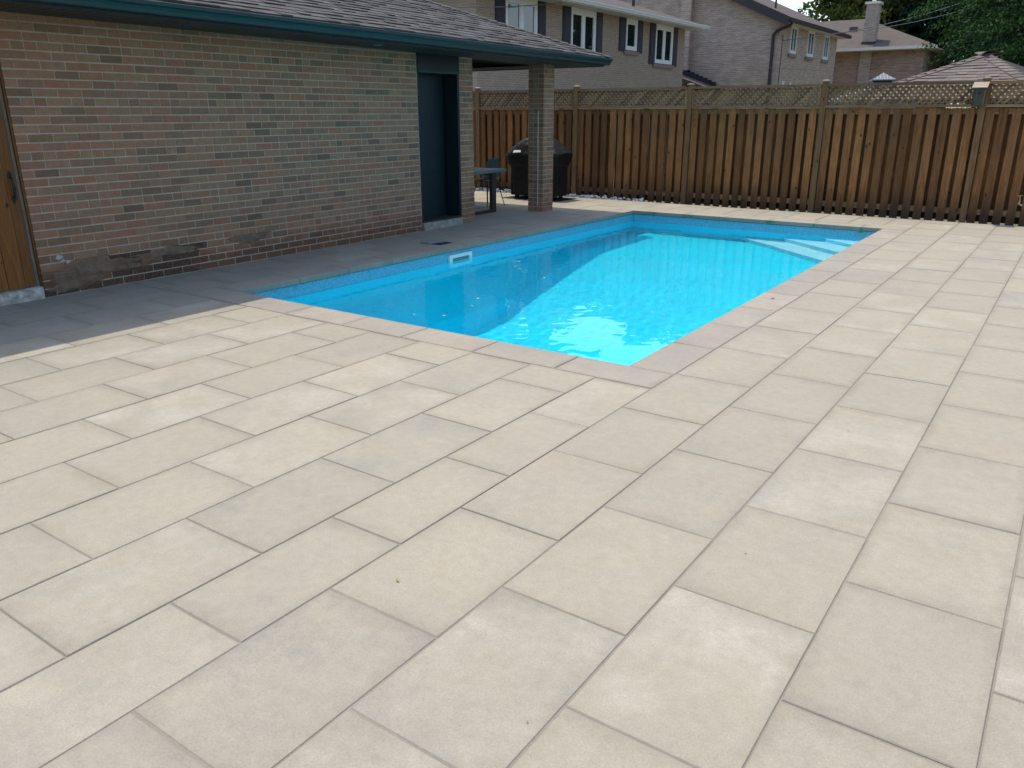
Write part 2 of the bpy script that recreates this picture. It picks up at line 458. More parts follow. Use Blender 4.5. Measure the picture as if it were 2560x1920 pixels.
M['post'] = mat_wood('weathered_post_wood', (0.118, 0.062, 0.024), (0.195, 0.110, 0.046), (0.280, 0.172, 0.080), (0.235, 0.165, 0.092), 'Z', True, 0.8, 0.5)
M['fence_x'] = mat_wood('stained_rail_wood', (0.125, 0.070, 0.030), (0.205, 0.120, 0.055), (0.300, 0.190, 0.095), (0.28, 0.215, 0.145), 'X', False, 0.8, 0.6)
M['lattice'] = mat_wood('weathered_lattice_wood', (0.130, 0.078, 0.036), (0.200, 0.125, 0.062), (0.270, 0.180, 0.098), (0.22, 0.160, 0.100), 'X', False, 0.85, 0.7)
M['gate'] = mat_wood('amber_gate_wood', (0.105, 0.038, 0.008), (0.195, 0.074, 0.015), (0.270, 0.112, 0.025), (0.165, 0.074, 0.024), 'Z', True, 0.6, 0.2)
M['grey_wood'] = mat_wood('grey_frame_wood', (0.10, 0.085, 0.065), (0.17, 0.145, 0.115), (0.23, 0.20, 0.165), (0.20, 0.18, 0.15), 'Z', False)
M['bird'] = mat_wood('birdhouse_wood', (0.05, 0.062, 0.052), (0.10, 0.115, 0.095), (0.16, 0.165, 0.135), (0.12, 0.12, 0.10), 'Z', False)
M['birdroof'] = mat_wood('birdhouse_roof_wood', (0.19, 0.16, 0.115), (0.26, 0.225, 0.17), (0.33, 0.29, 0.23), (0.28, 0.25, 0.205), 'X', False)

def mat_glass():
    t = NT('window_glass')
    t.set(t.b.inputs['Base Color'], (0.012, 0.018, 0.018)); t.set(t.b.inputs['Roughness'], 0.03)
    t.set(t.b.inputs['Specular IOR Level'], 0.9)
    t.b.inputs['IOR'].default_value = 1.6
    return t.m
M['glass'] = mat_glass()

def mat_liner():
    t = NT('pool_liner')
    n = t.noise(t.pos(), 14.0, 4, 0.7); n2 = t.noise(t.pos(), 1.3, 3)
    col = t.mix(t.ramp(n, [(0.3, 0.0), (0.7, 1.0)]), (0.005, 0.670, 0.850), (0.010, 0.730, 0.900))
    col = t.mix(1.0, col, t.ramp(n2, [(0.3, 0.95), (0.7, 1.05)]), 'MULTIPLY')
    return t.fin(col, 0.6, 0.3)
M['liner'] = mat_liner()

def mat_band():
    t = NT('liner_border_print')
    v = t.voro(t.pos(), 130.0, 'F1', 'Color'); bw = t.new('ShaderNodeRGBToBW'); t.l.new(v, bw.inputs[0])
    col = t.ramp(bw.outputs[0], [(0.25, (0.075, 0.300, 0.430)), (0.5, (0.095, 0.355, 0.490)), (0.65, (0.130, 0.410, 0.530)), (0.85, (0.21, 0.49, 0.58))])
    return t.fin(col, 0.55, 0.3)
M['band'] = mat_band()

def mat_water():
    t = NT('pool_water')
    t.n.remove(t.b)
    g = t.new('ShaderNodeBsdfGlass'); g.inputs['Color'].default_value = (0.82, 1.0, 1.0, 1); g.inputs['IOR'].default_value = 1.333; g.inputs['Roughness'].default_value = 0.0
    t.l.new(g.outputs[0], t.out.inputs['Surface'])
    return t.m
M['water'] = mat_water()

def mat_leaf(name, stops, trans=0.25):
    t = NT(name)
    v = t.attr()
    col = t.ramp(v, stops)
    t.fin(col, 0.7, 0.10)
    tr = t.new('ShaderNodeBsdfTranslucent')
    t.l.new(t.mix(1.0, col, (1.15, 1.35, 0.6), 'MULTIPLY'), tr.inputs['Color'])
    mx = t.new('ShaderNodeMixShader'); mx.inputs[0].default_value = trans
    t.l.new(t.b.outputs[0], mx.inputs[1]); t.l.new(tr.outputs[0], mx.inputs[2]); t.l.new(mx.outputs[0], t.out.inputs['Surface'])
    return t.m
M['leaf_bright'] = mat_leaf('bright_needles', [(0.0, (0.005, 0.018, 0.006)), (0.45, (0.014, 0.044, 0.011)), (0.75, (0.030, 0.080, 0.018)), (1.0, (0.072, 0.150, 0.030))], 0.10)
M['leaf_yellow'] = mat_leaf('yellow_green_leaves', [(0.0, (0.035, 0.060, 0.018)), (0.5, (0.080, 0.105, 0.028)), (1.0, (0.150, 0.155, 0.045))])
M['leaf_dark'] = mat_leaf('dark_leaves', [(0.0, (0.012, 0.026, 0.016)), (0.5, (0.024, 0.046, 0.026)), (1.0, (0.045, 0.070, 0.035))], 0.15)
M['leaf_mid'] = mat_leaf('mid_green_leaves', [(0.0, (0.025, 0.048, 0.018)), (0.5, (0.048, 0.085, 0.028)), (1.0, (0.085, 0.125, 0.040))])

# ================================================================== THE SETTING
WALL_X = -5.68
COP_W = 0.335
YN, YF = 4.624, 12.626            # pool edges
XR = -0.333
def XL(y): return -4.47 + 0.0195 * (y - YN)
FENCE_Y = 14.37
PAVE_FAR = 14.03

# ground: one sheet with a hole where the pool is dug
def frame_sheet(mb, X0, X1, Y0, Y1, hx0, hx1, hy0, hy1, z):
    mb.quad((X0, Y0, z), (X1, Y0, z), (X1, hy0, z), (X0, hy0, z))
    mb.quad((X0, hy1, z), (X1, hy1, z), (X1, Y1, z), (X0, Y1, z))
    mb.quad((X0, hy0, z), (hx0, hy0, z), (hx0, hy1, z), (X0, hy1, z))
    mb.quad((hx1, hy0, z), (X1, hy0, z), (X1, hy1, z), (hx1, hy1, z))
g = MB(); frame_sheet(g, -1500, 1500, -1500, 1500, -4.6, -0.25, 4.5, 12.75, -0.13)
tag(g.build('ground', M['grass']), kind='structure')

g = MB(); g.box(-12.0, 7.0, PAVE_FAR + 0.004, FENCE_Y + 0.25, -0.2, -0.07)
tag(g.build('soil_bed', M['soil']), kind='structure')

# ---- patio: joint-sand bed with every slab a child
px0, px1, py0, py1 = -12.0, 6.5, -1.5, PAVE_FAR
pb = MB(); frame_sheet(pb, px0, px1, py0, py1, -4.74, -0.03, YN - 0.30, YF + 0.30, -0.0042)
pb.quad((px0, py1, -0.2), (px1, py1, -0.2), (px1, py1, -0.0075), (px0, py1, -0.0075))
patio = tag(pb.build('patio', M['sand']), kind='structure')

SLAB_CACHE = {}
def slab_mesh(name, quad, th, mat, ch=0.003, tilt=0.0):
    """chamfered slab on a 4-corner outline (counter-clockwise), local coordinates"""
    c = [Vector((x, y, 0)) for x, y in quad]
    cen = sum(c, Vector()) / 4
    ins = [p + (cen - p).normalized() * ch * 1.5 for p in c]
    vs = [(p.x, p.y, -th) for p in c] + [(p.x, p.y, -ch) for p in c] + [(p.x, p.y, 0) for p in ins]
    fs = [(0, 3, 2, 1), (8, 9, 10, 11)]
    for i in range(4):
        j = (i + 1) % 4
        fs += [(i, j, j + 4, i + 4), (i + 4, j + 4, j + 8, i + 8)]
    mb = MB(); mb.add(vs, fs)
    return mb.mesh(name, mat)

GAP = 0.0065
def slab(x0, x1, y0, y1):
    w, l = x1 - x0 - GAP, y1 - y0 - GAP
    if w < 0.04 or l < 0.04: return
    # only what the photograph can see
    cx, cy = (x0 + x1) / 2, (y0 + y1) / 2
    d = Vector((cx, cy, 0)) - CAM_POS
    zc = d.dot(fw)
    if zc < 0.3 or abs(d.dot(rt)) / zc > (1.05 if d.dot(rt) > 0 else 0.88) or abs(d.dot(up)) / zc > 0.75: return
    key = (round(w, 3), round(l, 3))
    if key not in SLAB_CACHE:
        SLAB_CACHE[key] = slab_mesh('paving_slab', [(-w / 2, -l / 2), (w / 2, -l / 2), (w / 2, l / 2), (-w / 2, l / 2)], 0.05, M['paver'])
    o = link('paving_slab', SLAB_CACHE[key], patio, (cx + rng.uniform(-.0012, .0012), cy + rng.uniform(-.0018, .0018), rng.uniform(-0.0015, 0.0012)))
    o.rotation_euler = (rng.uniform(-.0012, .0012), rng.uniform(-.0016, .0016), rng.uniform(-.0012, .0012))

L = 0.7508
def fill_row(x0, x1, y0, y1, phase):
    y = phase - 40 * L
    while y + L < y0 + 0.002: y += L
    while y < y1 - 0.002:
        slab(x0, x1, max(y, y0), min(y + L, y1)); y += L

COPX0, COPY0, COPY1 = -4.80, YN - COP_W, YF + COP_W
# right field
ph_r = [0.1442, 0.505, 0.1134, 0.49, 0.13, 0.51, 0.12, 0.50, 0.14, 0.5]
for k in range(10):
    fill_row(0.0 + 0.5 * k, 0.5 + 0.5 * k, 0.2, PAVE_FAR, ph_r[k])
# near field, left of the line along the pool
xs = [0.0, -0.391]
while xs[-1] > -6.0: xs.append(xs[-1] - 0.4957)
for k in range(len(xs) - 1):
    fill_row(xs[k + 1], xs[k], 0.2, COPY0, (0.518, 0.161)[k % 2])
    if xs[k + 1] > COPX0 - 0.3:
        # far strip between pool and fence
        fill_row(xs[k + 1], xs[k], COPY1, PAVE_FAR, (0.518, 0.161)[k % 2])
# strip along the garage and the covered patio
edge_x = lambda y: XL(y) - COP_W
xa = [-4.80, -5.235, WALL_X]
def slab_quad(q):
    c = Vector((sum(p[0] for p in q) / 4, sum(p[1] for p in q) / 4, 0))
    loc = [(x - c.x - math.copysign(GAP / 2, x - c.x), y - c.y - math.copysign(GAP / 2, y - c.y)) for x, y in q]
    link('paving_slab', slab_mesh('paving_slab', loc, 0.05, M['paver']), patio, c + Vector((0, 0, rng.uniform(-.0015, .0012))))
yj = 0.33
while yj + L < COPY0 + .05: yj += L
yl = [COPY0]
while yj < COPY1 - .05:
    if yj > COPY0 + .05: yl.append(yj)
    yj += L
yl.append(COPY1)
for a, b in zip(yl[:-1], yl[1:]):
    slab_quad([(-5.235, a), (edge_x(a), a), (edge_x(b), b), (-5.235, b)])
fill_row(-5.235, -4.80, COPY1, PAVE_FAR, 0.33)
fill_row(WALL_X, -5.235, COPY0, PAVE_FAR, 0.70)
xp = [WALL_X - 0.4957 * k for k in range(0, 11)]
for k in range(10):
    fill_row(xp[k + 1], xp[k], 9.95, PAVE_FAR, (0.16, 0.53)[k % 2])
fill_row(xs[-1] - 0.5, xs[-1], 0.2, COPY0, 0.518)

# ================================================================== SWIMMING POOL
pool = tag(empty('swimming_pool', ((XL(8) + XR) / 2, 8.6, 0)), 'rectangular blue in-ground swimming pool with pale concrete coping', 'swimming pool')
PO = Vector(pool.location)
def pp(v): return tuple(Vector(v) - PO)

def coping(quad, z=0.0):
    """quad: 4 world (x,y) corners; shrunk by the joint"""
    c = Vector((sum(p[0] for p in quad) / 4, sum(p[1] for p in quad) / 4, 0))
    loc = [(p[0] - c.x, p[1] - c.y) for p in quad]
    out = []
    for x, y in loc:
        out.append((x - math.copysign(GAP / 2, x), y - math.copysign(GAP / 2, y)))
    me = slab_mesh('coping_stone', out, 0.055, M['coping'], 0.004)
    link('coping_stone', me, pool, Vector((c.x, c.y, rng.uniform(0.0, 0.0008) + z)) - PO, (rng.uniform(-.001, .001), rng.uniform(-.001, .001), 0))

# near edge
cuts = [0.0, -0.715, -1.40, -2.085, -2.72, -3.40, -4.09, XL(YN) - COP_W]
for a, b in zip(cuts[:-1], cuts[1:]):
    coping([(b, COPY0), (a, COPY0), (a, YN), (b, YN)])
# right edge
cy = [YN, 5.332] + [5.332 + 0.697 * k for k in range(1, 11)] + [YF]
cy = [c for c in cy if c <= YF]
for a, b in zip(cy[:-1], cy[1:]):
    coping([(XR, a), (0.0, a), (0.0, b), (XR, b)])
# far edge
cuts = [0.0, -0.62, -1.31, -2.0, -2.69, -3.38, -4.07, XL(YF) - COP_W]
for a, b in zip(cuts[:-1], cuts[1:]):
    coping([(b, YF), (a, YF), (a, COPY1), (b, COPY1)])
# left edge
cy = [YN] + [5.38 + 0.672 * k for k in range(0, 11)] + [YF]
cy = [c for c in cy if c <= YF]
for a, b in zip(cy[:-1], cy[1:]):
    coping([(XL(a) - COP_W, a), (XL(a), a), (XL(b), b), (XL(b) - COP_W, b)])

# liner: walls, shallow floor, slope and hopper
OV = 0.025
WATER_Z = -0.175
def wl(y): return XL(y) - OV
WR = XR + OV; WN = YN - OV; WF = YF + OV
D1, D2 = -1.22, -2.35
lb = MB()
zt_ = -0.056
zb_ = -0.235
bd = MB()
def wall(mb, a, b, z0, z1):
    mb.quad((a[0], a[1], z1), (a[0], a[1], z0), (b[0], b[1], z0), (b[0], b[1], z1))
ring = [(wl(WN), WN), (WR, WN), (WR, WF), (wl(WF), WF)]
for i in range(4):
    a, b = ring[i], ring[(i + 1) % 4]
    wall(bd, b, a, zb_, zt_)
    wall(lb, b, a, D1, zb_)
# floor with hopper
bx0, bx1, by0, by1 = -3.55, -1.25, 5.35, 7.6
ysh = 10.4
F_ = [(wl(WN), WN, D1), (WR, WN, D1), (WR, ysh, D1), (wl(ysh), ysh, D1), (WR, WF, D1), (wl(WF), WF, D1),
      (bx0, by0, D2), (bx1, by0, D2), (bx1, by1, D2), (bx0, by1, D2)]
lb.add(F_, [(3, 2, 4, 5), (6, 7, 8, 9), (0, 1, 7, 6), (1, 2, 8, 7), (2, 3, 9, 8), (3, 0, 6, 9)])
lo = lb.build('liner', M['liner'], pool); lo.location = -PO
bo = bd.build('liner_border', M['band'], pool); bo.location = -PO
# dark strip laid as a painted shadow gap under the coping
tr = MB()
for i in range(4):
    a, b = Vector(ring[i] + (0,)), Vector(ring[(i + 1) % 4] + (0,))
    c = Vector(((wl(8) + WR) / 2, 8.6, 0))
    pa, pb2 = a + (c - a).normalized() * 0.006, b + (c - b).normalized() * 0.006
    tr.quad((pb2.x, pb2.y, -0.056), (pb2.x, pb2.y, -0.064), (pa.x, pa.y, -0.064), (pa.x, pa.y, -0.056))
tro = tr.build('shadow_gap', M['dark_metal'], pool); tro.location = -PO
# corner steps, far right
for i, (ax, ay, z) in enumerate([(2.05, 1.75, -0.93), (1.42, 1.18, -0.64), (0.80, 0.62, -0.36)]):
    st = MB()
    poly = [(WR - ax, WF - 0.0, z), (WR - ax * 0.97, WF - 0.10, z), (WR - 0.10, WF - ay * 0.97, z), (WR, WF - ay, z), (WR, WF, z)]
    st.prism([(x, y, D1) for x, y, _ in poly], (0, 0, z - D1))
    so = st.build('step', M['step'], pool, label='pale corner step under the water'); so.location = -PO
# skimmer
sk = MB()
sx, y0, y1, z0, z1 = XL(7.95) + 0.004, 7.735, 8.19, -0.262, -0.098
fr = 0.055
sx0 = XL(7.95) - OV - 0.002
for (a, b, c, d) in ((y0, y1, z1 - 0.040, z1), (y0, y1, z0, z0 + 0.03), (y0, y0 + fr, z0 + 0.03, z1 - 0.040), (y1 - fr, y1, z0 + 0.03, z1 - 0.040)):
    sk.box(sx0, sx, a, b, c, d)
sko = sk.build('skimmer', M['white'], pool, label='white skimmer frame at the waterline'); sko.location = -PO
sm = MB(); sm.box(sx0 - 0.004, sx0 + 0.006, y0 + fr, y1 - fr, z0 + 0.03, z1 - 0.04)
smo = sm.build('weir', M['lid'], sko)

# water surface with small ripples
nx, ny = 200, 400
xs_ = np.linspace(0, 1, nx); ys_ = np.linspace(WN - 0.004, WF + 0.004, ny)
V = np.zeros((ny, nx, 3))
for j, y in enumerate(ys_):
    x0_, x1_ = wl(y) - 0.004, WR + 0.004
    V[j, :, 0] = x0_ + (x1_ - x0_) * xs_; V[j, :, 1] = y
P = V.reshape(-1, 3)
hz = np.zeros(len(P))
wr = np.random.default_rng(5)
for i in range(60):
    lam = wr.uniform(0.10, 0.26) if i % 2 else wr.uniform(0.25, 0.9)
    a = wr.uniform(0, 2 * math.pi); ph = wr.uniform(0, 6.28)
    kx, ky = math.cos(a) * 2 * math.pi / lam, math.sin(a) * 2 * math.pi / lam
    hz += (0.00019 if lam < 0.2 else 0.00012) * lam ** 0.75 * np.sin(kx * P[:, 0] + ky * P[:, 1] + ph + 0.6 * np.sin(1.3 * P[:, 1] + i))
P[:, 2] = WATER_Z + hz
idx = np.arange(nx * ny).reshape(ny, nx)
F = np.stack([idx[:-1, :-1], idx[:-1, 1:], idx[1:, 1:], idx[1:, :-1]], -1).reshape(-1, 4)
water = link('water', np_mesh('water', P, F, M['water'], smooth=True))
tag(water, 'still clear blue water filling the pool', None, kind='structure')
water.cycles.is_caustics_caster = True
for o in [lo, bo, sko] + [c for c in pool.children if c.name.startswith('step')]:
    o.cycles.is_caustics_receiver = True

# ================================================================== BRICK GARAGE
def zt(y): return 2.41 - 0.0088 * (y - 3.5)        # soffit / wall-top height
garage = tag(empty('brick_garage', (WALL_X, 6.2, 0)), 'low brown brick garage with teal door, charcoal soffit and grey hip roof', 'garage')
GO = Vector(garage.location)
def gpart(mb, name, mat, parent=garage, **k):
    o = mb.build(name, mat, parent, **k)
    o.location = -GO if parent is garage else (0, 0, 0)
    return o

def brick_mesh(name, w, h, d, mat):
    """brick, face towards local -y, origin at the centre of its face; slightly uneven edges"""
    e = 0.0015
    j = lambda: rng.uniform(-e, e)
    f = [(-w / 2 + j(), j(), -h / 2 + j()), (w / 2 + j(), j(), -h / 2 + j()), (w / 2 + j(), j(), h / 2 + j()), (-w / 2 + j(), j(), h / 2 + j())]
    b = [(x, d, z) for x, y, z in f]
    mb = MB(); mb.add(f + b, [(0, 1, 2, 3), (1, 0, 4, 5), (2, 1, 5, 6), (3, 2, 6, 7), (0, 3, 7, 4)])
    return mb.mesh(name, mat)

def layout(length, height, course, bl, joint, header_rows=(), ph0=0.0, openings=(), top=None):
    """list of bricks (u0,u1,z0,z1) in a running bond"""
    out = []
    n = int(math.ceil(height / course))
    for r in range(n):
        z0, z1 = r * course + joint / 2, (r + 1) * course - joint / 2
        u = -bl + (0.5 * bl if r % 2 else 0.0) + ph0
        i = 0
        if r in header_rows: u = -bl * 1.0 + ph0
        while u < length:
            w = bl
            if r in header_rows: w = bl if i % 3 == 0 else bl * 0.5
            a, b = u + joint / 2, u + w - joint / 2
            u += w; i += 1
            a, b = max(a, 0.0), min(b, length)
            if b - a < 0.03: continue
            segs = [(a, b)]
            for (o0, o1, p0, p1) in openings:
                if z1 > p0 + 0.01 and z0 < p1 - 0.01:
                    ns = []
                    for (s0, s1) in segs:
                        if s1 <= o0 or s0 >= o1: ns.append((s0, s1)); continue
                        if s0 < o0: ns.append((s0, o0 - joint / 2))
                        if s1 > o1: ns.append((o1 + joint / 2, s1))
                    segs = ns
            for (s0, s1) in segs:
                t1 = z1 if top is None else min(z1, top((s0 + s1) / 2))
                if s1 - s0 > 0.025 and t1 - z0 > 0.015: out.append((s0, s1, z0, t1))
    return out

BR_CACHE = {}
def place_bricks(bricks, origin, udir, ndir, parent, poff, mat, nmax=300, depth=0.05, jit=0.0015, name='brick', rest='brick_courses', rough=None, matf=None):
    """origin: wall corner at face; udir along wall; ndir outward normal. The nearest nmax are objects, the rest one mesh."""
    U, N = Vector(udir), Vector(ndir)
    items = []
    for b in bricks:
        c = Vector(origin) + U * ((b[0] + b[1]) / 2) + Vector((0, 0, (b[2] + b[3]) / 2))
        items.append(((c - CAM_POS).length, c, b))
    items.sort(key=lambda t: t[0])
    ang = math.atan2(U.y, U.x)
    # local -y must be the outward normal
    ly = Vector((-math.sin(ang), math.cos(ang), 0))
    flip = ly.dot(N) > 0
    if flip: ang += math.pi
    mbr = MB()
    for i, (d, c, b) in enumerate(items):
        w, h = b[1] - b[0], b[3] - b[2]
        push = rng.uniform(-jit, jit)
        extra = rough(c) if rough else 0.0
        c2 = c + N * (push - extra)
        if i < nmax:
            bm_ = (matf(c) if matf else None) or mat
            key = (round(w, 2), round(h, 3), bm_.name, rng.randrange(3), round(depth, 3))
            if key not in BR_CACHE: BR_CACHE[key] = brick_mesh(name, round(w, 2) if abs(w - round(w, 2)) < .004 else w, h, depth, bm_)
            link(name, BR_CACHE[key], parent, c2 - poff, (0, 0, ang))
        else:
            u_ = U * (w / 2); z_ = Vector((0, 0, h / 2)); n_ = N * -depth
            f = [c2 - u_ - z_, c2 + u_ - z_, c2 + u_ + z_, c2 - u_ + z_]
            if U.cross(Vector((0, 0, 1))).dot(N) < 0: f = [f[1], f[0], f[3], f[2]]
            bk = [p + n_ for p in f]
            mbr.add([p - poff for p in f + bk], [(0, 1, 2, 3), (1, 0, 4, 5), (2, 1, 5, 6), (3, 2, 6, 7), (0, 3, 7, 4)], rng.uniform(0.001, 0.999))
    if mbr.f:
        o = mbr.build(rest, mat, parent); tag(o, kind='stuff')
    return mbr

COURSE, BL, JT = 0.0755, 0.2185, 0.0115
# main wall
w0, w1 = 3.45, 8.70
core = MB(); core.hexa([(WALL_X - 0.2, w0, -0.1), (WALL_X - 0.004, w0, -0.1), (WALL_X - 0.004, w1 - 0.004, -0.1), (WALL_X - 0.2, w1 - 0.004, -0.1)],
                       [(WALL_X - 0.2, w0, zt(w0)), (WALL_X - 0.004, w0, zt(w0)), (WALL_X - 0.004, w1 - 0.004, zt(w1)), (WALL_X - 0.2, w1 - 0.004, zt(w1))])
wallo = gpart(core, 'wall', M['mortar_g'])
bl = layout(w1 - w0, 2.45, COURSE, BL, JT, header_rows=(4, 10, 16, 22, 28), ph0=0.103, top=lambda u: zt(w0 + u) - 0.002)
def spall_mat(c):
    k = mnoise.noise(Vector((c.y * 1.7, c.z * 6.0, 8.1)))
    if c.z < 0.30 - 0.03 * abs(c.y - 5.2) and 4.2 < c.y < 6.1 and k > -0.25: return M['brick_spall']
    if c.z < 0.09 and c.y < 6.0: return M['brick_spall']
def spall(c):
    k = mnoise.noise(Vector((c.y * 2.1, c.z * 5.0, 3.3)))
    if c.z < 0.33 and c.y < 5.7: return max(-0.003, min(0.0012, 0.006 * k))
    return 0.0
place_bricks(bl, (WALL_X, w0, 0), (0, 1, 0), (1, 0, 0), wallo, Vector(), M['brick_g'], 300, 0.05, 0.0016, rough=spall, matf=spall_mat)
# old parging smeared over the foot of the wall
def blob(mb, cy, cz, ry, rz, x, seed, n=28, th=0.004, tint=0.0):
    rr = random.Random(seed)
    ph = [rr.uniform(0, 6.28) for _ in range(5)]
    rim = []
    for i in range(n):
        a = 2 * math.pi * i / n
        k = 1 + 0.16 * math.sin(3 * a + ph[0]) + 0.12 * math.sin(5 * a + ph[1]) + 0.10 * math.sin(9 * a + ph[2]) + 0.07 * math.sin(13 * a + ph[3])
        rim.append((cy + ry * k * math.cos(a), max(0.004, cz + rz * k * math.sin(a))))
    vs = [(x + th, cy, cz)] + [(x + th * rr.uniform(0.6, 1.3), cy + (y - cy) * 0.6, cz + (z - cz) * 0.6) for y, z in rim] + [(x - 0.006, y, z) for y, z in rim]
    fs = [(0, 1 + i, 1 + (i + 1) % n) for i in range(n)] + [(1 + i, 1 + n + i, 1 + n + (i + 1) % n, 1 + (i + 1) % n) for i in range(n)]
    mb.add(vs, fs)
for i, (cy_, cz_, ry_, rz_) in enumerate([(3.98, 0.21, 0.50, 0.095), (3.74, 0.11, 0.26, 0.10), (4.72, 0.245, 0.42, 0.050), (5.75, 0.27, 0.30, 0.060)]):
    q = MB(); blob(q, cy_, cz_, ry_, rz_, WALL_X + 0.002, 40 + i)
    gpart(q, 'parging_patch', M['parge'], label='brown smear of old parging at the wall foot')
for i, (cy_, cz_, r_) in enumerate([(3.63, 0.345, 0.040), (3.70, 0.295, 0.026), (3.66, 0.31, 0.022)]):
    q = MB(); blob(q, cy_, cz_, r_, r_ * 0.7, WALL_X + 0.003, 60 + i, 16, 0.003)
    gpart(q, 'mortar_smear', M['chalk'], label='whitish mortar smear')

# pilaster beyond the door
p0, p1 = 9.60, 9.925
core = MB(); core.box(WALL_X - 0.30, WALL_X - 0.007, p0 + 0.007, p1 - 0.007, -0.1, zt(p0))
pilo = gpart(core, 'pilaster', M['mortar_g'])
rows_ = int(zt(p0) / COURSE) + 1
bl = []
for r in range(rows_):
    z0, z1 = r * COURSE + JT / 2, min((r + 1) * COURSE - JT / 2, zt(p0) - 0.002)
    if z1 - z0 < .015: continue
    c = 0.108 if r % 2 else 0.215
    bl += [(0, c - JT / 2, z0, z1), (c + JT / 2, p1 - p0, z0, z1)]
place_bricks(bl, (WALL_X, p0, 0), (0, 1, 0), (1, 0, 0), pilo, Vector(), M['brick_c'], 300)
bl = [(0, 0.10, r * COURSE + JT / 2, min((r + 1) * COURSE - JT / 2, zt(p0) - .002)) for r in range(rows_ - 1)]
place_bricks(bl, (WALL_X - 0.105, p0, 0), (1, 0, 0), (0, -1, 0), pilo, Vector(), M['brick_c'], 300)
# end wall of the garage behind the pilaster, and the far corners out of sight
gpart(MB().box(-11.0, WALL_X - 0.31, 9.70, 9.92, -0.1, 2.36), 'end_wall', M['mortar_g'])
gpart(MB().box(-11.2, -11.0, 1.5, 9.92, -0.1, 2.36), 'back_wall', M['mortar_g'])

# column
cx0, cx1, cy0, cy1 = -5.815, -5.52, 11.60, 11.925
ch_ = zt(11.7)
core = MB(); core.box(cx0 + 0.006, cx1 - 0.006, cy0 + 0.006, cy1 - 0.006, -0.1, ch_)
colo = gpart(core, 'column', M['mortar_g'])
bl = []
for r in range(rows_):
    z0, z1 = r * COURSE + JT / 2, min((r + 1) * COURSE - JT / 2, ch_ - 0.002)
    if z1 - z0 < .015: continue
    for a, b in ((0.0, 0.095), (0.105, 0.19), (0.20, cx1 - cx0)):
        bl.append((a, b, z0, z1))
place_bricks(bl, (cx0, cy0, 0), (1, 0, 0), (0, -1, 0), colo, Vector(), M['brick_c'], 300, 0.04)
bl = []
for r in range(rows_):
    z0, z1 = r * COURSE + JT / 2, min((r + 1) * COURSE - JT / 2, ch_ - 0.002)
    if z1 - z0 < .015: continue
    c = 0.115 if r % 2 else 0.215
    bl += [(0.008, c - JT / 2, z0, z1), (c + JT / 2, cy1 - cy0, z0, z1)]
place_bricks(bl, (cx1, cy0, 0), (0, 1, 0), (1, 0, 0), colo, Vector(), M['brick_c'], 300, 0.04)
cb = MB(); cb.tube([(-5.618, cy0 - 0.005, 0.10), (-5.616, cy0 - 0.006, 0.6), (-5.620, cy0 - 0.005, 1.1), (-5.617, cy0 - 0.006, 1.62)], 0.0045, 6)
cb.build('cable', M['white'], colo)

# doorway: header panel, jambs, recessed door, threshold, concrete step
d0, d1, dz0, dz1 = 8.70, 9.60, 0.118, 2.115
gpart(MB().box(WALL_X - 0.02, WALL_X + 0.012, d0 + 0.003, d1 - 0.003, dz1 + 0.03, zt(9.1) - 0.003), 'door_header', M['teal_dark'])
gpart(MB().box(WALL_X - 0.30, WALL_X + 0.020, d0 + 0.004, d1 - 0.004, dz1, dz1 + 0.030), 'header_ledge', M['teal'])
door = gpart(MB().box(WALL_X - 0.30, WALL_X - 0.26, d0 + 0.036, d1 - 0.004, dz0 + 0.015, dz1 - 0.003), 'door', M['teal_dark'], label='dark teal slab door with raised bands')
for k in range(1, 6):
    z = dz0 + k * 0.335
    o = MB().box(WALL_X - 0.2595, WALL_X - 0.252, d0 + 0.06, d1 - 0.09, z, z + 0.300).build('door_panel', M['teal_dark'], door)
gpart(MB().box(WALL_X - 0.30, WALL_X - 0.004, d0 + 0.003, d0 + 0.038, dz0 + 0.015, dz1 - 0.002), 'door_jamb', M['teal_dark'])
gpart(MB().box(WALL_X - 0.24, WALL_X + 0.004, d1 - 0.048, d1 - 0.003, dz0 + 0.015, dz1 - 0.002), 'door_jamb', M['teal_dark'])
gpart(MB().box(WALL_X - 0.32, WALL_X + 0.012, d0 + 0.004, d1 - 0.004, dz0 - 0.006, dz0 + 0.014), 'threshold', M['dark_metal'])
st = MB(); st.hexa([(WALL_X - 0.3, d0 + .01, -.05), (WALL_X + .03, d0 + .012, -.05), (WALL_X + .028, d1 - .006, -.05), (WALL_X - .3, d1 - .004, -.05)],
                   [(WALL_X - 0.3, d0 + .01, dz0 - .012), (WALL_X + .022, d0 + .015, dz0 - .009), (WALL_X + .02, d1 - .01, dz0 - .014), (WALL_X - .3, d1 - .004, dz0 - .012)])
gpart(st, 'door_step', M['concrete'], label='worn concrete door step')

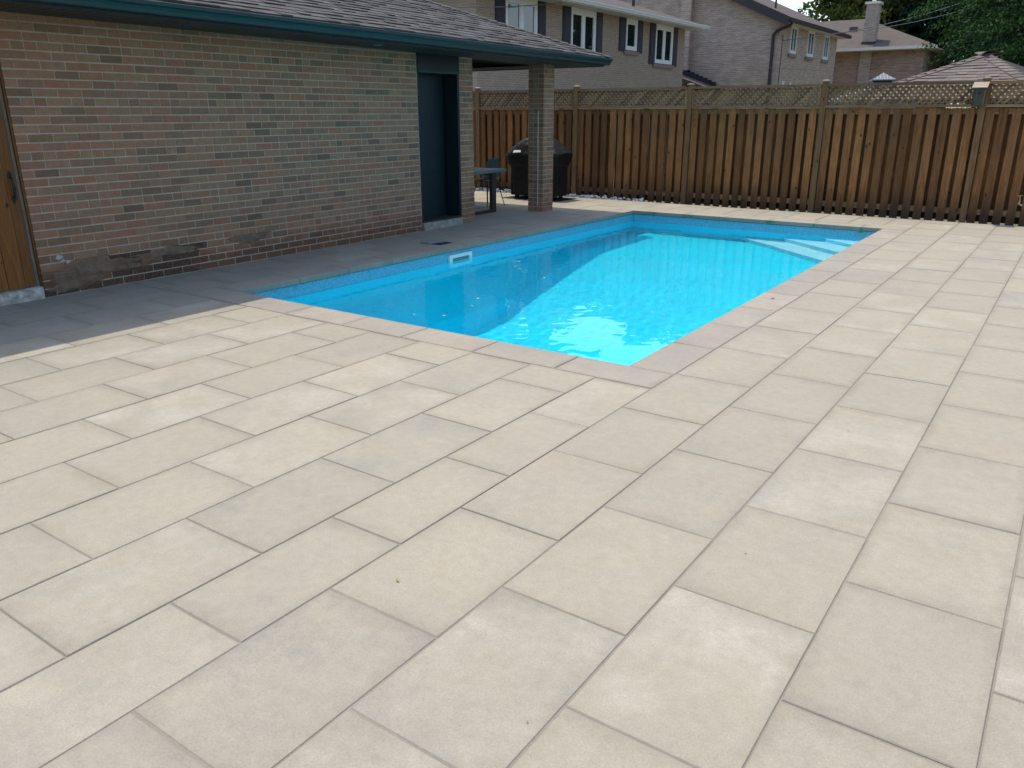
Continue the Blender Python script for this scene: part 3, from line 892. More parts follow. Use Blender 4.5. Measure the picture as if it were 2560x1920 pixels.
# eaves: soffit boards, fascia, gutter
EX, EYF, EY0 = -5.0, 12.62, -0.5
GUT = 0.0
so_ = gpart(MB().hexa([(EX, EY0, zt(EY0) + .004), (EX, EYF, zt(EYF) + .004), (WALL_X - .2, EYF - .7, zt(EYF) + .004), (WALL_X - .2, EY0, zt(EY0) + .004)],
                      [(EX, EY0, zt(EY0) + .02), (EX, EYF, zt(EYF) + .02), (WALL_X - .2, EYF - .7, zt(EYF) + .02), (WALL_X - .2, EY0, zt(EY0) + .02)]), 'soffit', M['soffit'])
sb_ = MB(); y = 2.6
sbm = {}
while y < 12.5:
    xi = WALL_X - 0.16 if y < 11.9 else WALL_X - 0.16 + (y - 11.9) * 1.0
    w_ = round(EX - xi - 0.004, 2)
    if w_ > 0.05:
        if w_ not in sbm:
            sbm[w_] = MB().box(-w_, 0, -0.046, 0.046, -0.008, 0.0).mesh('soffit_board', M['soffit'])
        link('soffit_board', sbm[w_], so_, (EX - 0.003, y, zt(y) + 0.003), (0, 0, 0))
    y += 0.101
gpart(MB().hexa([(WALL_X - 0.20, EYF - .7, zt(12) - .002), (EX, EYF, zt(EYF) - .002), (-11.4, EYF, zt(EYF) - .002), (-11.4, EYF - .7, zt(12) - .002)],
                [(WALL_X - 0.20, EYF - .7, zt(12) + .03), (EX, EYF, zt(EYF) + .03), (-11.4, EYF, zt(EYF) + .03), (-11.4, EYF - .7, zt(12) + .03)]), 'end_soffit', M['soffit'])
gpart(MB().box(-11.3, WALL_X - 0.18, 9.9, EYF - .68, 2.62, 2.66), 'patio_ceiling', M['ceiling'])
gpart(MB().box(WALL_X - 0.205, WALL_X - 0.165, 9.93, EYF - .66, zt(11) - .02, 2.62), 'patio_beam', M['ceiling'])
gpart(MB().box(-11.3, WALL_X - 0.21, EYF - .70, EYF - .66, zt(12) + .0, 2.62), 'patio_beam', M['ceiling'])
# fascia below the gutter
fa = MB(); fa.hexa([(EX, EY0, zt(EY0) - .012), (EX + .022, EY0, zt(EY0) - .012), (EX + .022, EYF, zt(EYF) - .012), (EX, EYF, zt(EYF) - .012)],
                   [(EX, EY0, zt(EY0) + .12), (EX + .022, EY0, zt(EY0) + .12), (EX + .022, EYF, zt(EYF) + .12), (EX, EYF, zt(EYF) + .12)])
gpart(fa, 'fascia', M['teal_dark'])
gpart(MB().box(-11.4, EX, EYF - .0, EYF + .022, zt(EYF) - .012, zt(EYF) + .12), 'end_fascia', M['teal_dark'])
# K-style gutter profile swept along Y
prof = [(0.023, 0.012), (0.080, 0.012), (0.088, 0.020), (0.090, 0.045), (0.104, 0.068), (0.122, 0.082), (0.124, 0.112), (0.116, 0.118), (0.110, 0.112), (0.026, 0.112)]
gu = MB(); ring_a = []; n = len(prof)
ya, yb = EY0, EYF + 0.10
vs = [(EX + a, ya, zt(ya) + b) for a, b in prof] + [(EX + a, yb - (0.124 - a) * 0.35, zt(yb) + b) for a, b in prof]
gu.add(vs, [(i, (i + 1) % n, (i + 1) % n + n, i + n) for i in range(n)] + [tuple(range(n - 1, -1, -1)), tuple(range(n, 2 * n))])
gpart(gu, 'gutter', M['teal'])
# little soffit light
sl = MB(); sl.tube([(-5.27, 7.55, zt(7.5) - .004), (-5.27, 7.55, zt(7.5) - .014)], 0.05, 14)
gpart(sl, 'soffit_light', M['lid'])

# hip roof
SL = 0.365
RX, RZ0 = EX + 0.09, 2.50                                    # shingle edge
def zr(y): return zt(y) + 0.128                              # eave height follows the wall
RIDGE = -8.6
hipy = EYF + 0.06
rise = RX - RIDGE
dk = MB()
A = (RX, EY0, zr(EY0)); B = (RX, hipy, zr(hipy)); Cc = (RIDGE, hipy - rise, zr(hipy - rise) + SL * rise); D = (RIDGE, EY0, zr(EY0) + SL * rise)
E2 = (RIDGE * 2 - RX, hipy, zr(hipy)); F2 = (RIDGE * 2 - RX, EY0, zr(EY0))
dk.add([A, B, Cc, D, E2, F2], [(0, 1, 2, 3), (1, 4, 2), (4, 5, 3, 2)])
deck = gpart(dk, 'roof_deck', M['deck'])
EXPO = 0.150
tabs = []
for r in range(22):
    s0 = r * EXPO
    if s0 + EXPO > rise * math.sqrt(1 + SL * SL): break
    y = 2.0 + rng.uniform(0, 0.2)
    while y < hipy:
        w_ = rng.choice([0.11, 0.14, 0.17, 0.21, 0.26])
        ymax = hipy - s0 / math.sqrt(1 + SL * SL)
        y_b = min(y + w_ - 0.002, ymax)
        if y_b - y > 0.03:
            tabs.append((r, y, y_b, rng.choice([0.006, 0.006, 0.012, 0.015])))
        y += w_
cs, sn = 1 / math.sqrt(1 + SL * SL), SL / math.sqrt(1 + SL * SL)
def roof_pt(s, y, h):
    return Vector((RX - s * cs + h * sn, y, zr(y) + s * sn + h * cs))
tabs = [(abs((roof_pt(t[0] * EXPO, t[1], 0) - CAM_POS).length - 0), t) for t in tabs]
def in_view(p):
    d = Vector(p) - CAM_POS; z = d.dot(fw)
    return z > 0.3 and abs(d.dot(r2)) / z < 0.66 and abs(d.dot(u2)) / z < 0.50
vis = [t for t in tabs if in_view(roof_pt((t[1][0] + .5) * EXPO, t[1][1], 0))]
vis.sort(key=lambda t: t[0])
top = set(id(t) for t in vis[:300])
restm = MB(); shm = {}
for t in tabs:
    r, ya_, yb_, th = t[1]
    s0, s1 = r * EXPO - 0.012, (r + 1) * EXPO + 0.02
    hh0, hh1 = th + 0.006, 0.001
    def verts(o):
        q = []
        for (s, h) in ((s0, 0.0), (s1, -0.004)):
            for y in (ya_, yb_): q.append(roof_pt(s, y, h) - o)
        for (s, h) in ((s0, hh0), (s1, hh1 + 0.003)):
            for y in (ya_, yb_): q.append(roof_pt(s, y, h) - o)
        return [q[0], q[1], q[3], q[2], q[4], q[5], q[7], q[6]]
    fs = [(4, 5, 6, 7), (0, 1, 5, 4), (1, 2, 6, 5), (3, 0, 4, 7)]
    if id(t) in top:
        c = roof_pt(s0, (ya_ + yb_) / 2, 0)
        key = (round(yb_ - ya_, 3), th)
        if key not in shm: shm[key] = MB().add(verts(c), fs).mesh('shingle', M['shingle_g'])
        link('shingle', shm[key], deck, c)
    else:
        restm.add(verts(Vector((0, 0, 0))), fs, rng.uniform(0.001, 0.999))
tag(restm.build('shingle_courses', M['shingle_g'], deck), kind='stuff')
# hip cap shingles
hp0, hp1 = Vector(B), Vector(Cc)
hd = (hp1 - hp0); hl = hd.length; hd.normalize()
nmain = Vector((sn, 0, cs)); nend = Vector((0, sn, cs))
wa = (hd.cross(nmain)).normalized(); wb = (hd.cross(nend)).normalized()
if wa.y > 0: wa = -wa
if wb.x > 0: wb = -wb
k = 0.0; capm = None
while k < hl - 0.3:
    c = hp0 + hd * k
    if in_view(c) or k < 3.0:
        if capm is None:
            ln = 0.235; e0, e1 = 0.030, 0.012
            upv = Vector((0, 0, 1))
            pts = []
            for (t_, h_) in ((0, e0), (ln, e1)):
                for w_ in (wa * 0.14, Vector(), wb * 0.14):
                    pts.append(hd * t_ + w_ + upv * h_)
            low = [p - upv * 0.012 for p in pts]
            capm = MB().add(pts + low, [(0, 1, 4, 3), (1, 2, 5, 4), (6, 7, 1, 0), (7, 8, 2, 1), (0, 3, 9, 6), (2, 8, 11, 5)]).mesh('hip_cap', M['shingle_g'])
        link('hip_cap', capm, deck, c)
    k += 0.152

# ================================================================== GARDEN GATE beside the garage
gate = tag(empty('garden_gate', (WALL_X, 2.9, 0)), 'amber wooden plank gate with black iron pull beside the brick garage', 'gate')
go_ = Vector(gate.location)
pw = 0.1445
pm_ = MB().box(-0.03, 0.0, -pw / 2 + 0.002, pw / 2 - 0.002, 0, 1.95).mesh('plank', M['gate'])
for k in range(7):
    yc = 3.389 - pw * 0.5 - k * pw + (0.058 if k == 0 else 0.058)
    yc = 3.375 - 0.036 - pw * k if k else 3.345
for k, (ya_, yb_) in enumerate([(3.305, 3.388)] + [(3.305 - pw * (k + 1) + .003, 3.305 - pw * k) for k in range(6)]):
    me = MB().box(-0.03, 0.0, -(yb_ - ya_) / 2 + .0015, (yb_ - ya_) / 2 - .0015, 0, 1.95).mesh('plank', M['gate'])
    link('plank', me, gate, Vector((WALL_X - 0.02, (ya_ + yb_) / 2, 0.118)) - go_)
link('gate_post', MB().box(-0.09, 0, -0.012, 0.012, 0, 2.25).mesh('gate_post', M['grey_wood']), gate, Vector((WALL_X - 0.03, 3.418, 0.09)) - go_)
link('gate_trim', MB().box(-0.09, 0, -0.008, 0.008, 0, 2.25).mesh('gate_trim', M['gate']), gate, Vector((WALL_X - 0.005, 3.436, 0.09)) - go_)
hb = MB()
hy, hx = 3.352, WALL_X - 0.018
for z, sgn in ((1.09, 1), (0.90, -1)):
    for (a, b) in ((0, 0.020), (0.022, 0.013), (0.04, 0.006)):
        hb.tube([(hx, hy, z + sgn * a), (hx + 0.006, hy, z + sgn * a)], b, 10)
hb.tube([(hx + 0.004, hy, 1.085), (hx + 0.03, hy, 1.06), (hx + 0.042, hy, 1.0), (hx + 0.03, hy, 0.93), (hx + 0.004, hy, 0.905)], [0.008, 0.010, 0.012, 0.010, 0.008], 8)
ho = hb.build('pull_handle', M['black'], gate); ho.location = -go_
# rough stone threshold under the gate
ths = MB()
xs2 = np.linspace(2.2, 3.435, 12)
vs = []; fs = []
sec = [(-0.22, 0.0), (0.012, 0.0), (0.018, 0.05), (0.006, 0.095), (-0.03, 0.108), (-0.22, 0.108)]
for i, yv in enumerate(xs2):
    for (a, b) in sec:
        n_ = mnoise.noise(Vector((yv * 6, a * 9, b * 14))) * 0.012
        vs.append((WALL_X + a + (n_ if a > -.1 else 0), yv, max(-0.03, b - (0.03 if b == 0 else 0) + (n_ if b > .02 else 0))))
ns_ = len(sec)
for i in range(len(xs2) - 1):
    for k in range(ns_):
        k2 = (k + 1) % ns_
        fs.append((i * ns_ + k, i * ns_ + k2, (i + 1) * ns_ + k2, (i + 1) * ns_ + k))
fs += [tuple(range(ns_)), tuple((len(xs2) - 1) * ns_ + k for k in range(ns_ - 1, -1, -1))]
tho = ths.add(vs, fs).build('threshold_stone', M['stone'], gate, smooth=False); tho.location = -go_

# ================================================================== WOODEN FENCE
fence = tag(empty('wooden_fence', (-1.8, FENCE_Y, 0)), 'long brown board-on-board fence with lattice top behind the pool', 'fence')
FO = Vector(fence.location)
posts = [-11.32, -8.965, -6.55, -4.165, -1.827, 0.485, 2.83, 5.17]
PW = 0.090
post_me = MB().box(-PW / 2, PW / 2, -PW / 2, PW / 2, -0.1, 2.055).mesh('post', M['post'])
capme = MB()
for (z0, z1, a, b) in ((2.055, 2.070, 0.058, 0.058), (2.070, 2.092, 0.058, 0.022)):
    capme.hexa([(-a, -a, z0), (a, -a, z0), (a, a, z0), (-a, a, z0)], [(-b, -b, z1), (b, -b, z1), (b, b, z1), (-b, b, z1)])
capme = capme.mesh('post_cap', M['grey_wood'])
for x in posts:
    po = link('post', post_me, fence, Vector((x, FENCE_Y + 0.012, rng.uniform(-.01, .012))) - FO, (rng.uniform(-.006, .006), rng.uniform(-.008, .008), rng.uniform(-.03, .03)))
    link('post_cap', capme, po, (0, 0, 0.001))
BW = 0.116
bms = [MB().box(-BW / 2, BW / 2, 0, 0.021, 0, 1.70 + dz).mesh('board', M['fence']) for dz in (0, 0.004, -0.004)]
bks = MB().box(-0.088, 0.088, 0, 0.016, 0, 1.62).mesh('back_board', M['fence'])
slat_full = {}
LZ0, LZ1 = 1.705, 1.985
n_slat = 0
for i in range(len(posts) - 1):
    a, b = posts[i] + PW / 2, posts[i + 1] - PW / 2
    w = b - a; n = 13; pitch = w / n
    for k in range(n):
        x = a + pitch * (k + 0.42) + rng.uniform(-.006, .006)
        link('board', rng.choice(bms), fence, Vector((x, FENCE_Y + rng.uniform(-.002, .002), -0.045 + rng.uniform(-.014, .006))) - FO, (0, rng.uniform(-.004, .004), rng.uniform(-.012, .012)))
        x2 = a + pitch * (k + 0.92)
        if x2 < b + 0.03:
            link('back_board', bks, fence, Vector((x2 + rng.uniform(-.008, .008), FENCE_Y + 0.145, -0.03)) - FO, (0, rng.uniform(-.004, .004), 0))
    link('back_board', bks, fence, Vector((a - 0.01, FENCE_Y + 0.165, -0.03)) - FO)
    # rails
    for nm, z0, z1, y0, y1, mt in (('bottom_rail', 0.085, 0.17, .022, .144, 'fence_x'), ('upper_rail', 1.565, 1.652, .022, .144, 'fence_x'), ('lattice_sill', 1.662, 1.702, -.034, .045, 'fence_x'),
                                   ('top_rail', 1.988, 2.030, -.045, .055, 'fence_x')):
        me = MB().box(-w / 2, w / 2, y0, y1, z0, z1).mesh(nm, M[mt])
        link(nm, me, fence, Vector(((a + b) / 2, FENCE_Y, rng.uniform(-.004, .004))) - FO, (0, rng.uniform(-.002, .002), 0))
    for s in (a + 0.02, b - 0.02):
        link('lattice_stop', MB().box(-0.019, 0.019, -0.012, 0.012, LZ0 - .002, LZ1 + .002).mesh('lattice_stop', M['post']), fence, Vector((s, FENCE_Y - 0.012, 0)) - FO)
    # lattice slats, two layers
    la, lb_ = a + 0.03, b - 0.03
    hgt = LZ1 - LZ0
    for layer, (sg, yo) in enumerate(((1, 0.004), (-1, 0.012))):
        hw = 0.027
        x = la - hgt + 0.02
        while x < lb_:
            xa_, xb_ = (x, x + hgt)
            t0 = max(0.0, (la - xa_) / hgt); t1 = min(1.0, (lb_ - xa_) / hgt)
            if t1 - t0 > 0.12:
                za, zb = LZ0 + hgt * t0, LZ0 + hgt * t1
                X0_, X1_ = xa_ + hgt * t0, xa_ + hgt * t1
                if sg < 0: za, zb = LZ0 + LZ1 - za, LZ0 + LZ1 - zb
                key = (round(t0, 2), round(t1, 2), sg)
                if key not in slat_full:
                    cx_, cz_ = (X0_ + X1_) / 2, (za + zb) / 2
                    poly = [(X0_ - hw - cx_, 0, za - cz_), (X0_ + hw - cx_, 0, za - cz_), (X1_ + hw - cx_, 0, zb - cz_), (X1_ - hw - cx_, 0, zb - cz_)]
                    slat_full[key] = MB().prism(poly, (0, 0.007, 0)).mesh('lattice_slat', M['lattice'])
                link('lattice_slat', slat_full[key], fence, Vector(((X0_ + X1_) / 2, FENCE_Y + yo, (za + zb) / 2)) - FO)
                n_slat += 1
            x += 0.088

# tap on the fence, birdhouse on the post
tp = MB()
tp.tube([(1.205, 14.365, 0.33), (1.205, 14.30, 0.345), (1.205, 14.27, 0.34), (1.205, 14.262, 0.30)], [0.012, 0.012, 0.012, 0.011], 8)
tp.tube([(1.205, 14.30, 0.345), (1.198, 14.295, 0.40)], 0.008, 8)
tp.tube([(1.170, 14.295, 0.405), (1.226, 14.295, 0.415)], 0.008, 8)
tp.tube([(1.19, 14.28, 0.30), (1.25, 14.27, 0.27)], 0.014, 8)
tag(tp.build('garden_tap', M['brass']), 'small brass garden tap on the fence boards near the right edge', 'tap')

bh = tag(empty('birdhouse', (0.43, 14.25, 1.68)), 'small grey-green wooden birdhouse with pale slat roof on a fence post', 'birdhouse')
bo_ = Vector(bh.location)
o = MB(); o.hexa([(0.375, 14.18, 1.69), (0.515, 14.18, 1.69), (0.52, 14.315, 1.69), (0.38, 14.315, 1.69)], [(0.36, 14.17, 1.915), (0.51, 14.17, 1.915), (0.52, 14.315, 1.975), (0.37, 14.315, 1.975)])
oo = o.build('box', M['bird'], bh); oo.location = -bo_
o = MB(); o.tube([(0.437, 14.172, 1.86), (0.437, 14.163, 1.86)], 0.022, 14); oo = o.build('entrance_hole', M['black'], bh); oo.location = -bo_
for sx_ in (0.362, 0.505):
    o = MB().box(sx_ - .009, sx_ + .009, 14.155, 14.30, 1.685, 1.905); oo = o.build('side_board', M['fence'], bh); oo.location = -bo_
for k in range(4):
    t_ = k / 4; y0_, z0_ = 14.125 + 0.19 * t_, 1.925 + 0.080 * t_
    o = MB(); o.hexa([(0.335, y0_, z0_), (0.535, y0_, z0_), (0.535, y0_ + .043, z0_ + .018), (0.335, y0_ + .043, z0_ + .018)], [(0.335, y0_ - .004, z0_ + .013), (0.535, y0_ - .004, z0_ + .013), (0.535, y0_ + .039, z0_ + .031), (0.335, y0_ + .039, z0_ + .031)])
    oo = o.build('roof_slat', M['birdroof'], bh); oo.location = -bo_

# pebbles along the fence foot
pbm = MB()
def pebble(mb, c, r, rr):
    vs = []; n1, n2 = 4, 7
    sx_, sy_, sz_ = r * rr.uniform(.8, 1.3), r * rr.uniform(.7, 1.1), r * rr.uniform(.5, .75)
    a0 = rr.uniform(0, 3)
    vs.append((c[0], c[1], c[2] + sz_))
    for i in range(1, n1):
        ph = math.pi * i / n1
        for k in range(n2):
            th = 2 * math.pi * k / n2 + a0
            j = rr.uniform(.88, 1.1)
            vs.append((c[0] + sx_ * math.sin(ph) * math.cos(th) * j, c[1] + sy_ * math.sin(ph) * math.sin(th) * j, c[2] + sz_ * math.cos(ph)))
    vs.append((c[0], c[1], c[2] - sz_))
    fs = [(0, 1 + k, 1 + (k + 1) % n2) for k in range(n2)]
    for i in range(n1 - 2):
        for k in range(n2):
            fs.append((1 + i * n2 + k, 1 + (i + 1) * n2 + k, 1 + (i + 1) * n2 + (k + 1) % n2, 1 + i * n2 + (k + 1) % n2))
    b_ = 1 + (n1 - 2) * n2
    fs += [(len(vs) - 1, b_ + (k + 1) % n2, b_ + k) for k in range(n2)]
    mb.add(vs, fs)
prr = random.Random(3)
for i in range(420):
    x = prr.uniform(-10.2, -4.7)
    if x > -5.6 and prr.random() < 0.7: continue
    y = PAVE_FAR + 0.03 + prr.random() ** 1.4 * 0.27
    r = prr.uniform(0.018, 0.05)
    pebble(pbm, (x, y, -0.045 + r * 0.5 + prr.uniform(0, 0.05)), r, prr)
tag(pbm.build('pebbles', M['pebble'], smooth=True), 'loose white and grey pebbles along the fence foot', None, kind='stuff')

# ================================================================== TABLE, CHAIR, BARBECUE
tb = tag(empty('patio_table', (-6.55, 10.6, 0)), 'grey-topped patio table on dark metal frame legs under the roof', 'table')
to = Vector(tb.location)
TZ = 0.70
o = MB(); o.box(-7.02, -6.08, 9.55, 11.34, TZ - 0.045, TZ); oo = o.build('table_top', M['table'], tb); oo.location = -to
for xx in (-6.20, -6.90):
    o = MB()
    o.box(xx - .028, xx + .028, 11.05, 11.165, 0.05, TZ - .047)
    o.box(xx - .028, xx + .028, 9.72, 9.835, 0.05, TZ - .047)
    o.box(xx - .028, xx + .028, 9.72, 11.165, 0.0, 0.048)
    oo = o.build('leg_frame', M['dark_metal'], tb); oo.location = -to
o = MB().box(-6.9, -6.2, 11.06, 11.15, TZ - .09, TZ - .047); oo = o.build('apron', M['dark_metal'], tb); oo.location = -to

chh = tag(empty('shell_chair', (-6.86, 11.84, 0), R(-8)), 'dark green moulded shell chair on thin metal legs behind the table', 'chair')
# shell: profile swept across the width; the chair faces local -x
prof = [(-0.23, 0.445), (-0.15, 0.452), (-0.02, 0.440), (0.10, 0.442), (0.165, 0.475), (0.188, 0.55), (0.200, 0.68), (0.208, 0.84)]
wid = [0.20, 0.225, 0.235, 0.235, 0.23, 0.215, 0.20, 0.155]
vs = []; fs = []
nw = 7
for (px_, pz_), w_ in zip(prof, wid):
    for k in range(nw):
        t_ = k / (nw - 1) * 2 - 1
        lift = 0.035 * t_ * t_
        if pz_ < 0.5: vs.append((px_, w_ * t_, pz_ + lift))
        else: vs.append((px_ - lift * 1.4, w_ * t_, pz_ - 0.02 * abs(t_) ** 3))
for i in range(len(prof) - 1):
    for k in range(nw - 1):
        fs.append((i * nw + k, i * nw + k + 1, (i + 1) * nw + k + 1, (i + 1) * nw + k))
o = MB().add(vs, fs).build('shell', M['chair'], chh, smooth=True)
o.modifiers.new('solid', 'SOLIDIFY').thickness = 0.012
o.modifiers.new('sub', 'SUBSURF').levels = 1
for sx_, sy_ in ((-1, -1), (-1, 1), (1, -1), (1, 1)):
    MB().tube([(sx_ * 0.12, sy_ * 0.13, 0.445), (sx_ * 0.215, sy_ * 0.225, 0.0)], [0.010, 0.007], 8).build('leg', M['black'], chh)
MB().tube([(-0.12, -0.13, 0.432), (0.12, -0.13, 0.432), (0.12, 0.13, 0.432), (-0.12, 0.13, 0.432), (-0.12, -0.13, 0.432)], 0.008, 8).build('seat_frame', M['black'], chh)

bq = tag(empty('covered_barbecue', (-6.78, 13.42, 0)), 'barbecue grill under a creased black vinyl cover beside the column', 'barbecue')
levels = [(0.07, 0.50, 0.285), (0.30, 0.50, 0.285), (0.60, 0.505, 0.29), (0.66, 0.55, 0.31), (0.82, 0.60, 0.33), (0.86, 0.585, 0.32), (1.02, 0.40, 0.25), (1.10, 0.30, 0.19), (1.125, 0.23, 0.11)]
vs = []; fs = []
nseg = 30
for li, (z, hx_, hy_) in enumerate(levels):
    for k in range(nseg):
        t_ = 2 * math.pi * k / nseg
        c_, s_ = math.cos(t_), math.sin(t_)
        e_ = 0.22
        x_ = hx_ * math.copysign(abs(c_) ** e_, c_); y_ = hy_ * math.copysign(abs(s_) ** e_, s_)
        nn = mnoise.noise(Vector((x_ * 5, y_ * 5, z * 2.2 + 4)))
        f_ = 1 + 0.035 * nn + (0.03 * math.sin(k * 2.4 + z * 3) if z < 0.6 else 0.0)
        zz = z + (0.02 * mnoise.noise(Vector((x_ * 3, y_ * 3, 9.0))) if z > 0.5 else 0)
        vs.append((x_ * f_, y_ * f_, zz))
for i in range(len(levels) - 1):
    for k in range(nseg):
        k2 = (k + 1) % nseg
        fs.append((i * nseg + k, i * nseg + k2, (i + 1) * nseg + k2, (i + 1) * nseg + k))
fs.append(tuple((len(levels) - 1) * nseg + k for k in range(nseg)))
MB().add(vs, fs).build('cover', M['cover'], bq)
for sx_ in (-0.38, 0.38):
    o = MB()
    for sy_ in (-0.2, 0.2):
        o.tube([(sx_ - .02, sy_, 0.05), (sx_ + .02, sy_, 0.05)], 0.05, 12)
        o.tube([(sx_, sy_, 0.05), (sx_, sy_, 0.14)], 0.015, 8)
    o.build('caster', M['black'], bq)
o = MB(); o.quad((-0.375, -0.352, 0.865), (-0.20, -0.338, 0.878), (-0.215, -0.318, 0.918), (-0.365, -0.322, 0.912)); o.build('care_label', M['white'], bq)
mt_ = MB(); mt_.box(-7.42, -6.14, 13.06, 13.80, 0.004, 0.010)  # thin dark sheet that paints the barbecue's shadow onto the slabs
tag(mt_.build('grill_shadow', M['ceiling']), 'dark flat sheet on the paving, a painted shadow under the covered barbecue', 'mat')

# ================================================================== SKIMMER LID, TAPE, LEAVES
sl_ = tag(empty('skimmer_lid', (-4.80, 7.96, 0)), 'tilted grey skimmer lid over a dark square opening by the pool', 'lid')
so2 = Vector(sl_.location)
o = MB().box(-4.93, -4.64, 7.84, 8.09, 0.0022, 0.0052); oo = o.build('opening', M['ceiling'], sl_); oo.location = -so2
o = MB(); o.hexa([(-4.955, 7.815, 0.006), (-4.80, 7.815, 0.006), (-4.735, 8.10, 0.006), (-4.955, 8.10, 0.006)], [(-4.955, 7.815, 0.020), (-4.80, 7.815, 0.020), (-4.735, 8.10, 0.020), (-4.955, 8.10, 0.020)])
oo = o.build('lid', M['lid'], sl_); oo.location = -so2

where = ['leftmost, by the left pool corner', 'second from the left', 'middle one of the five', 'second from the right', 'rightmost, over the pool steps']
for k, (x, tb_) in enumerate([(-3.936, 1), (-3.268, 1), (-1.966, 1), (-1.296, 0), (-0.616, 2)]):
    o = MB()
    yf = YF - 0.0035
    if tb_ == 1: o.box(x - 0.065, x + 0.065, yf - .002, yf, -0.022, -0.004)
    w_ = 0.013 if tb_ < 2 else 0.018
    o.box(x - w_, x + w_, yf - .0035, yf - .0022, -0.06 if tb_ < 2 else -0.085, -0.006)
    tag(o.build('tape', M['tape']), 'scrap of green tape on the far coping edge, ' + where[k], 'tape', 'green tape on the far coping')

lr = random.Random(21)
def leaf(x, y, z, s, mat, label, group, cat='leaf'):
    a = lr.uniform(0, 6.28)
    vs = [(0, -1, 0.02), (0.42, -0.2, 0.12), (0.34, 0.45, 0.16), (0, 1, 0.05), (-0.36, 0.4, 0.22), (-0.40, -0.25, 0.10), (0, 0, 0.0)]
    vs = [(q[0] * s, q[1] * s, q[2] * s) for q in vs]
    o = MB().add(vs, [(6, 0, 1), (6, 1, 2), (6, 2, 3), (6, 3, 4), (6, 4, 5), (6, 5, 0)]).build('fallen_leaf', mat, None, loc=(x, y, z), rot=(lr.uniform(-.2, .2), lr.uniform(-.2, .2), a))
    tag(o, label, cat, group)
leaf(0.168, 1.82, 0.004, 0.013, M['dryleaf'], 'curled dry leaf on a slab in the left foreground', 'litter on the paving')
leaf(-0.18, 7.18, 0.006, 0.03, M['dryleaf'], 'dry leaf on the right pool coping', 'litter on the paving')
leaf(1.14, 2.72, 0.002, 0.005, M['soil'], 'tiny dark crumb on a slab in the right foreground', 'litter on the paving', 'crumb')
leaf(1.16, 4.25, 0.002, 0.006, M['soil'], 'tiny dark crumb on a slab right of the pool corner', 'litter on the paving', 'crumb')
leaf(0.95, 1.50, 0.002, 0.006, M['dryleaf'], 'tiny pale chip on the nearest slabs', 'litter on the paving', 'chip')
leaf(-0.48, 5.42, WATER_Z + 0.004, 0.03, M['soil'], 'dark leaf floating at the near right pool edge', 'leaves floating on the pool')
fl = [(1567, 763), (1400, 790), (1424, 803), (1456, 814), (1261, 820), (1360, 695), (1195, 747), (1180, 765), (1630, 781), (1658, 786), (1110, 790), (1272, 768), (1035, 787), (1395, 725)]
for k, (u_, v_) in enumerate(fl):
    d = r2 * ((u_ - 1280) / 1995.5) - u2 * ((v_ - 960) / 1995.5) + fw
    q = CAM_POS + d * ((WATER_Z - CAM_POS.z) / d.z)
    if XL(q.y) + .1 < q.x < XR - .1 and YN + .1 < q.y < YF:
        leaf(q.x, q.y, WATER_Z + 0.004, lr.uniform(0.010, 0.019), M['paleleaf'], 'small pale leaf floating on the pool water', 'pale leaves floating on the pool')

# ================================================================== NEIGHBOUR HOUSE WITH SHUTTERS
HX = -13.6
h1 = tag(empty('shuttered_house', (HX, 28, -0.13)), 'two-storey taupe brick house with dark shutters and white eaves behind the fence', 'house')
HO = Vector(h1.location)
def hp(mb, name, mat, parent=None, root=h1, off=HO, **k):
    o = mb.build(name, mat, parent or root, **k)
    if parent is None: o.location = -off
    return o
ya, yb = 20.45, 35.55
ZT1 = 5.0
wins = [('a', 21.90, 23.66, 3.51), ('b', 25.80, 27.52, 3.51), ('c', 29.91, 30.84, 3.87), ('d', 32.55, 34.22, 3.51)]
core = MB(); core.box(HX - 9.0, HX - 0.008, ya + .008, yb - .008, -0.13, ZT1)
h1w = hp(core, 'wall', M['mortar_h'])
ops = [(y0 - ya, y1 - ya, z0, ZT1 + .1) for _, y0, y1, z0 in wins]
bl = [b for b in layout(yb - ya, ZT1 - 0.0, 0.0725, 0.232, 0.012, openings=ops, top=lambda u: ZT1 - .002) if b[2] > 1.3]
place_bricks(bl, (HX, ya, 0), (0, 1, 0), (1, 0, 0), h1w, Vector(), M['brick_h1'], 300, 0.03, 0.002)
bl = [b for b in layout(6.0, ZT1, 0.0725, 0.232, 0.012, top=lambda u: ZT1 - .002) if b[2] > 1.3]
place_bricks(bl, (HX - 6.0, ya, 0), (1, 0, 0), (0, -1, 0), h1w, Vector(), M['brick_h1'], 0, 0.03, 0.002, rest='side_brick_courses')
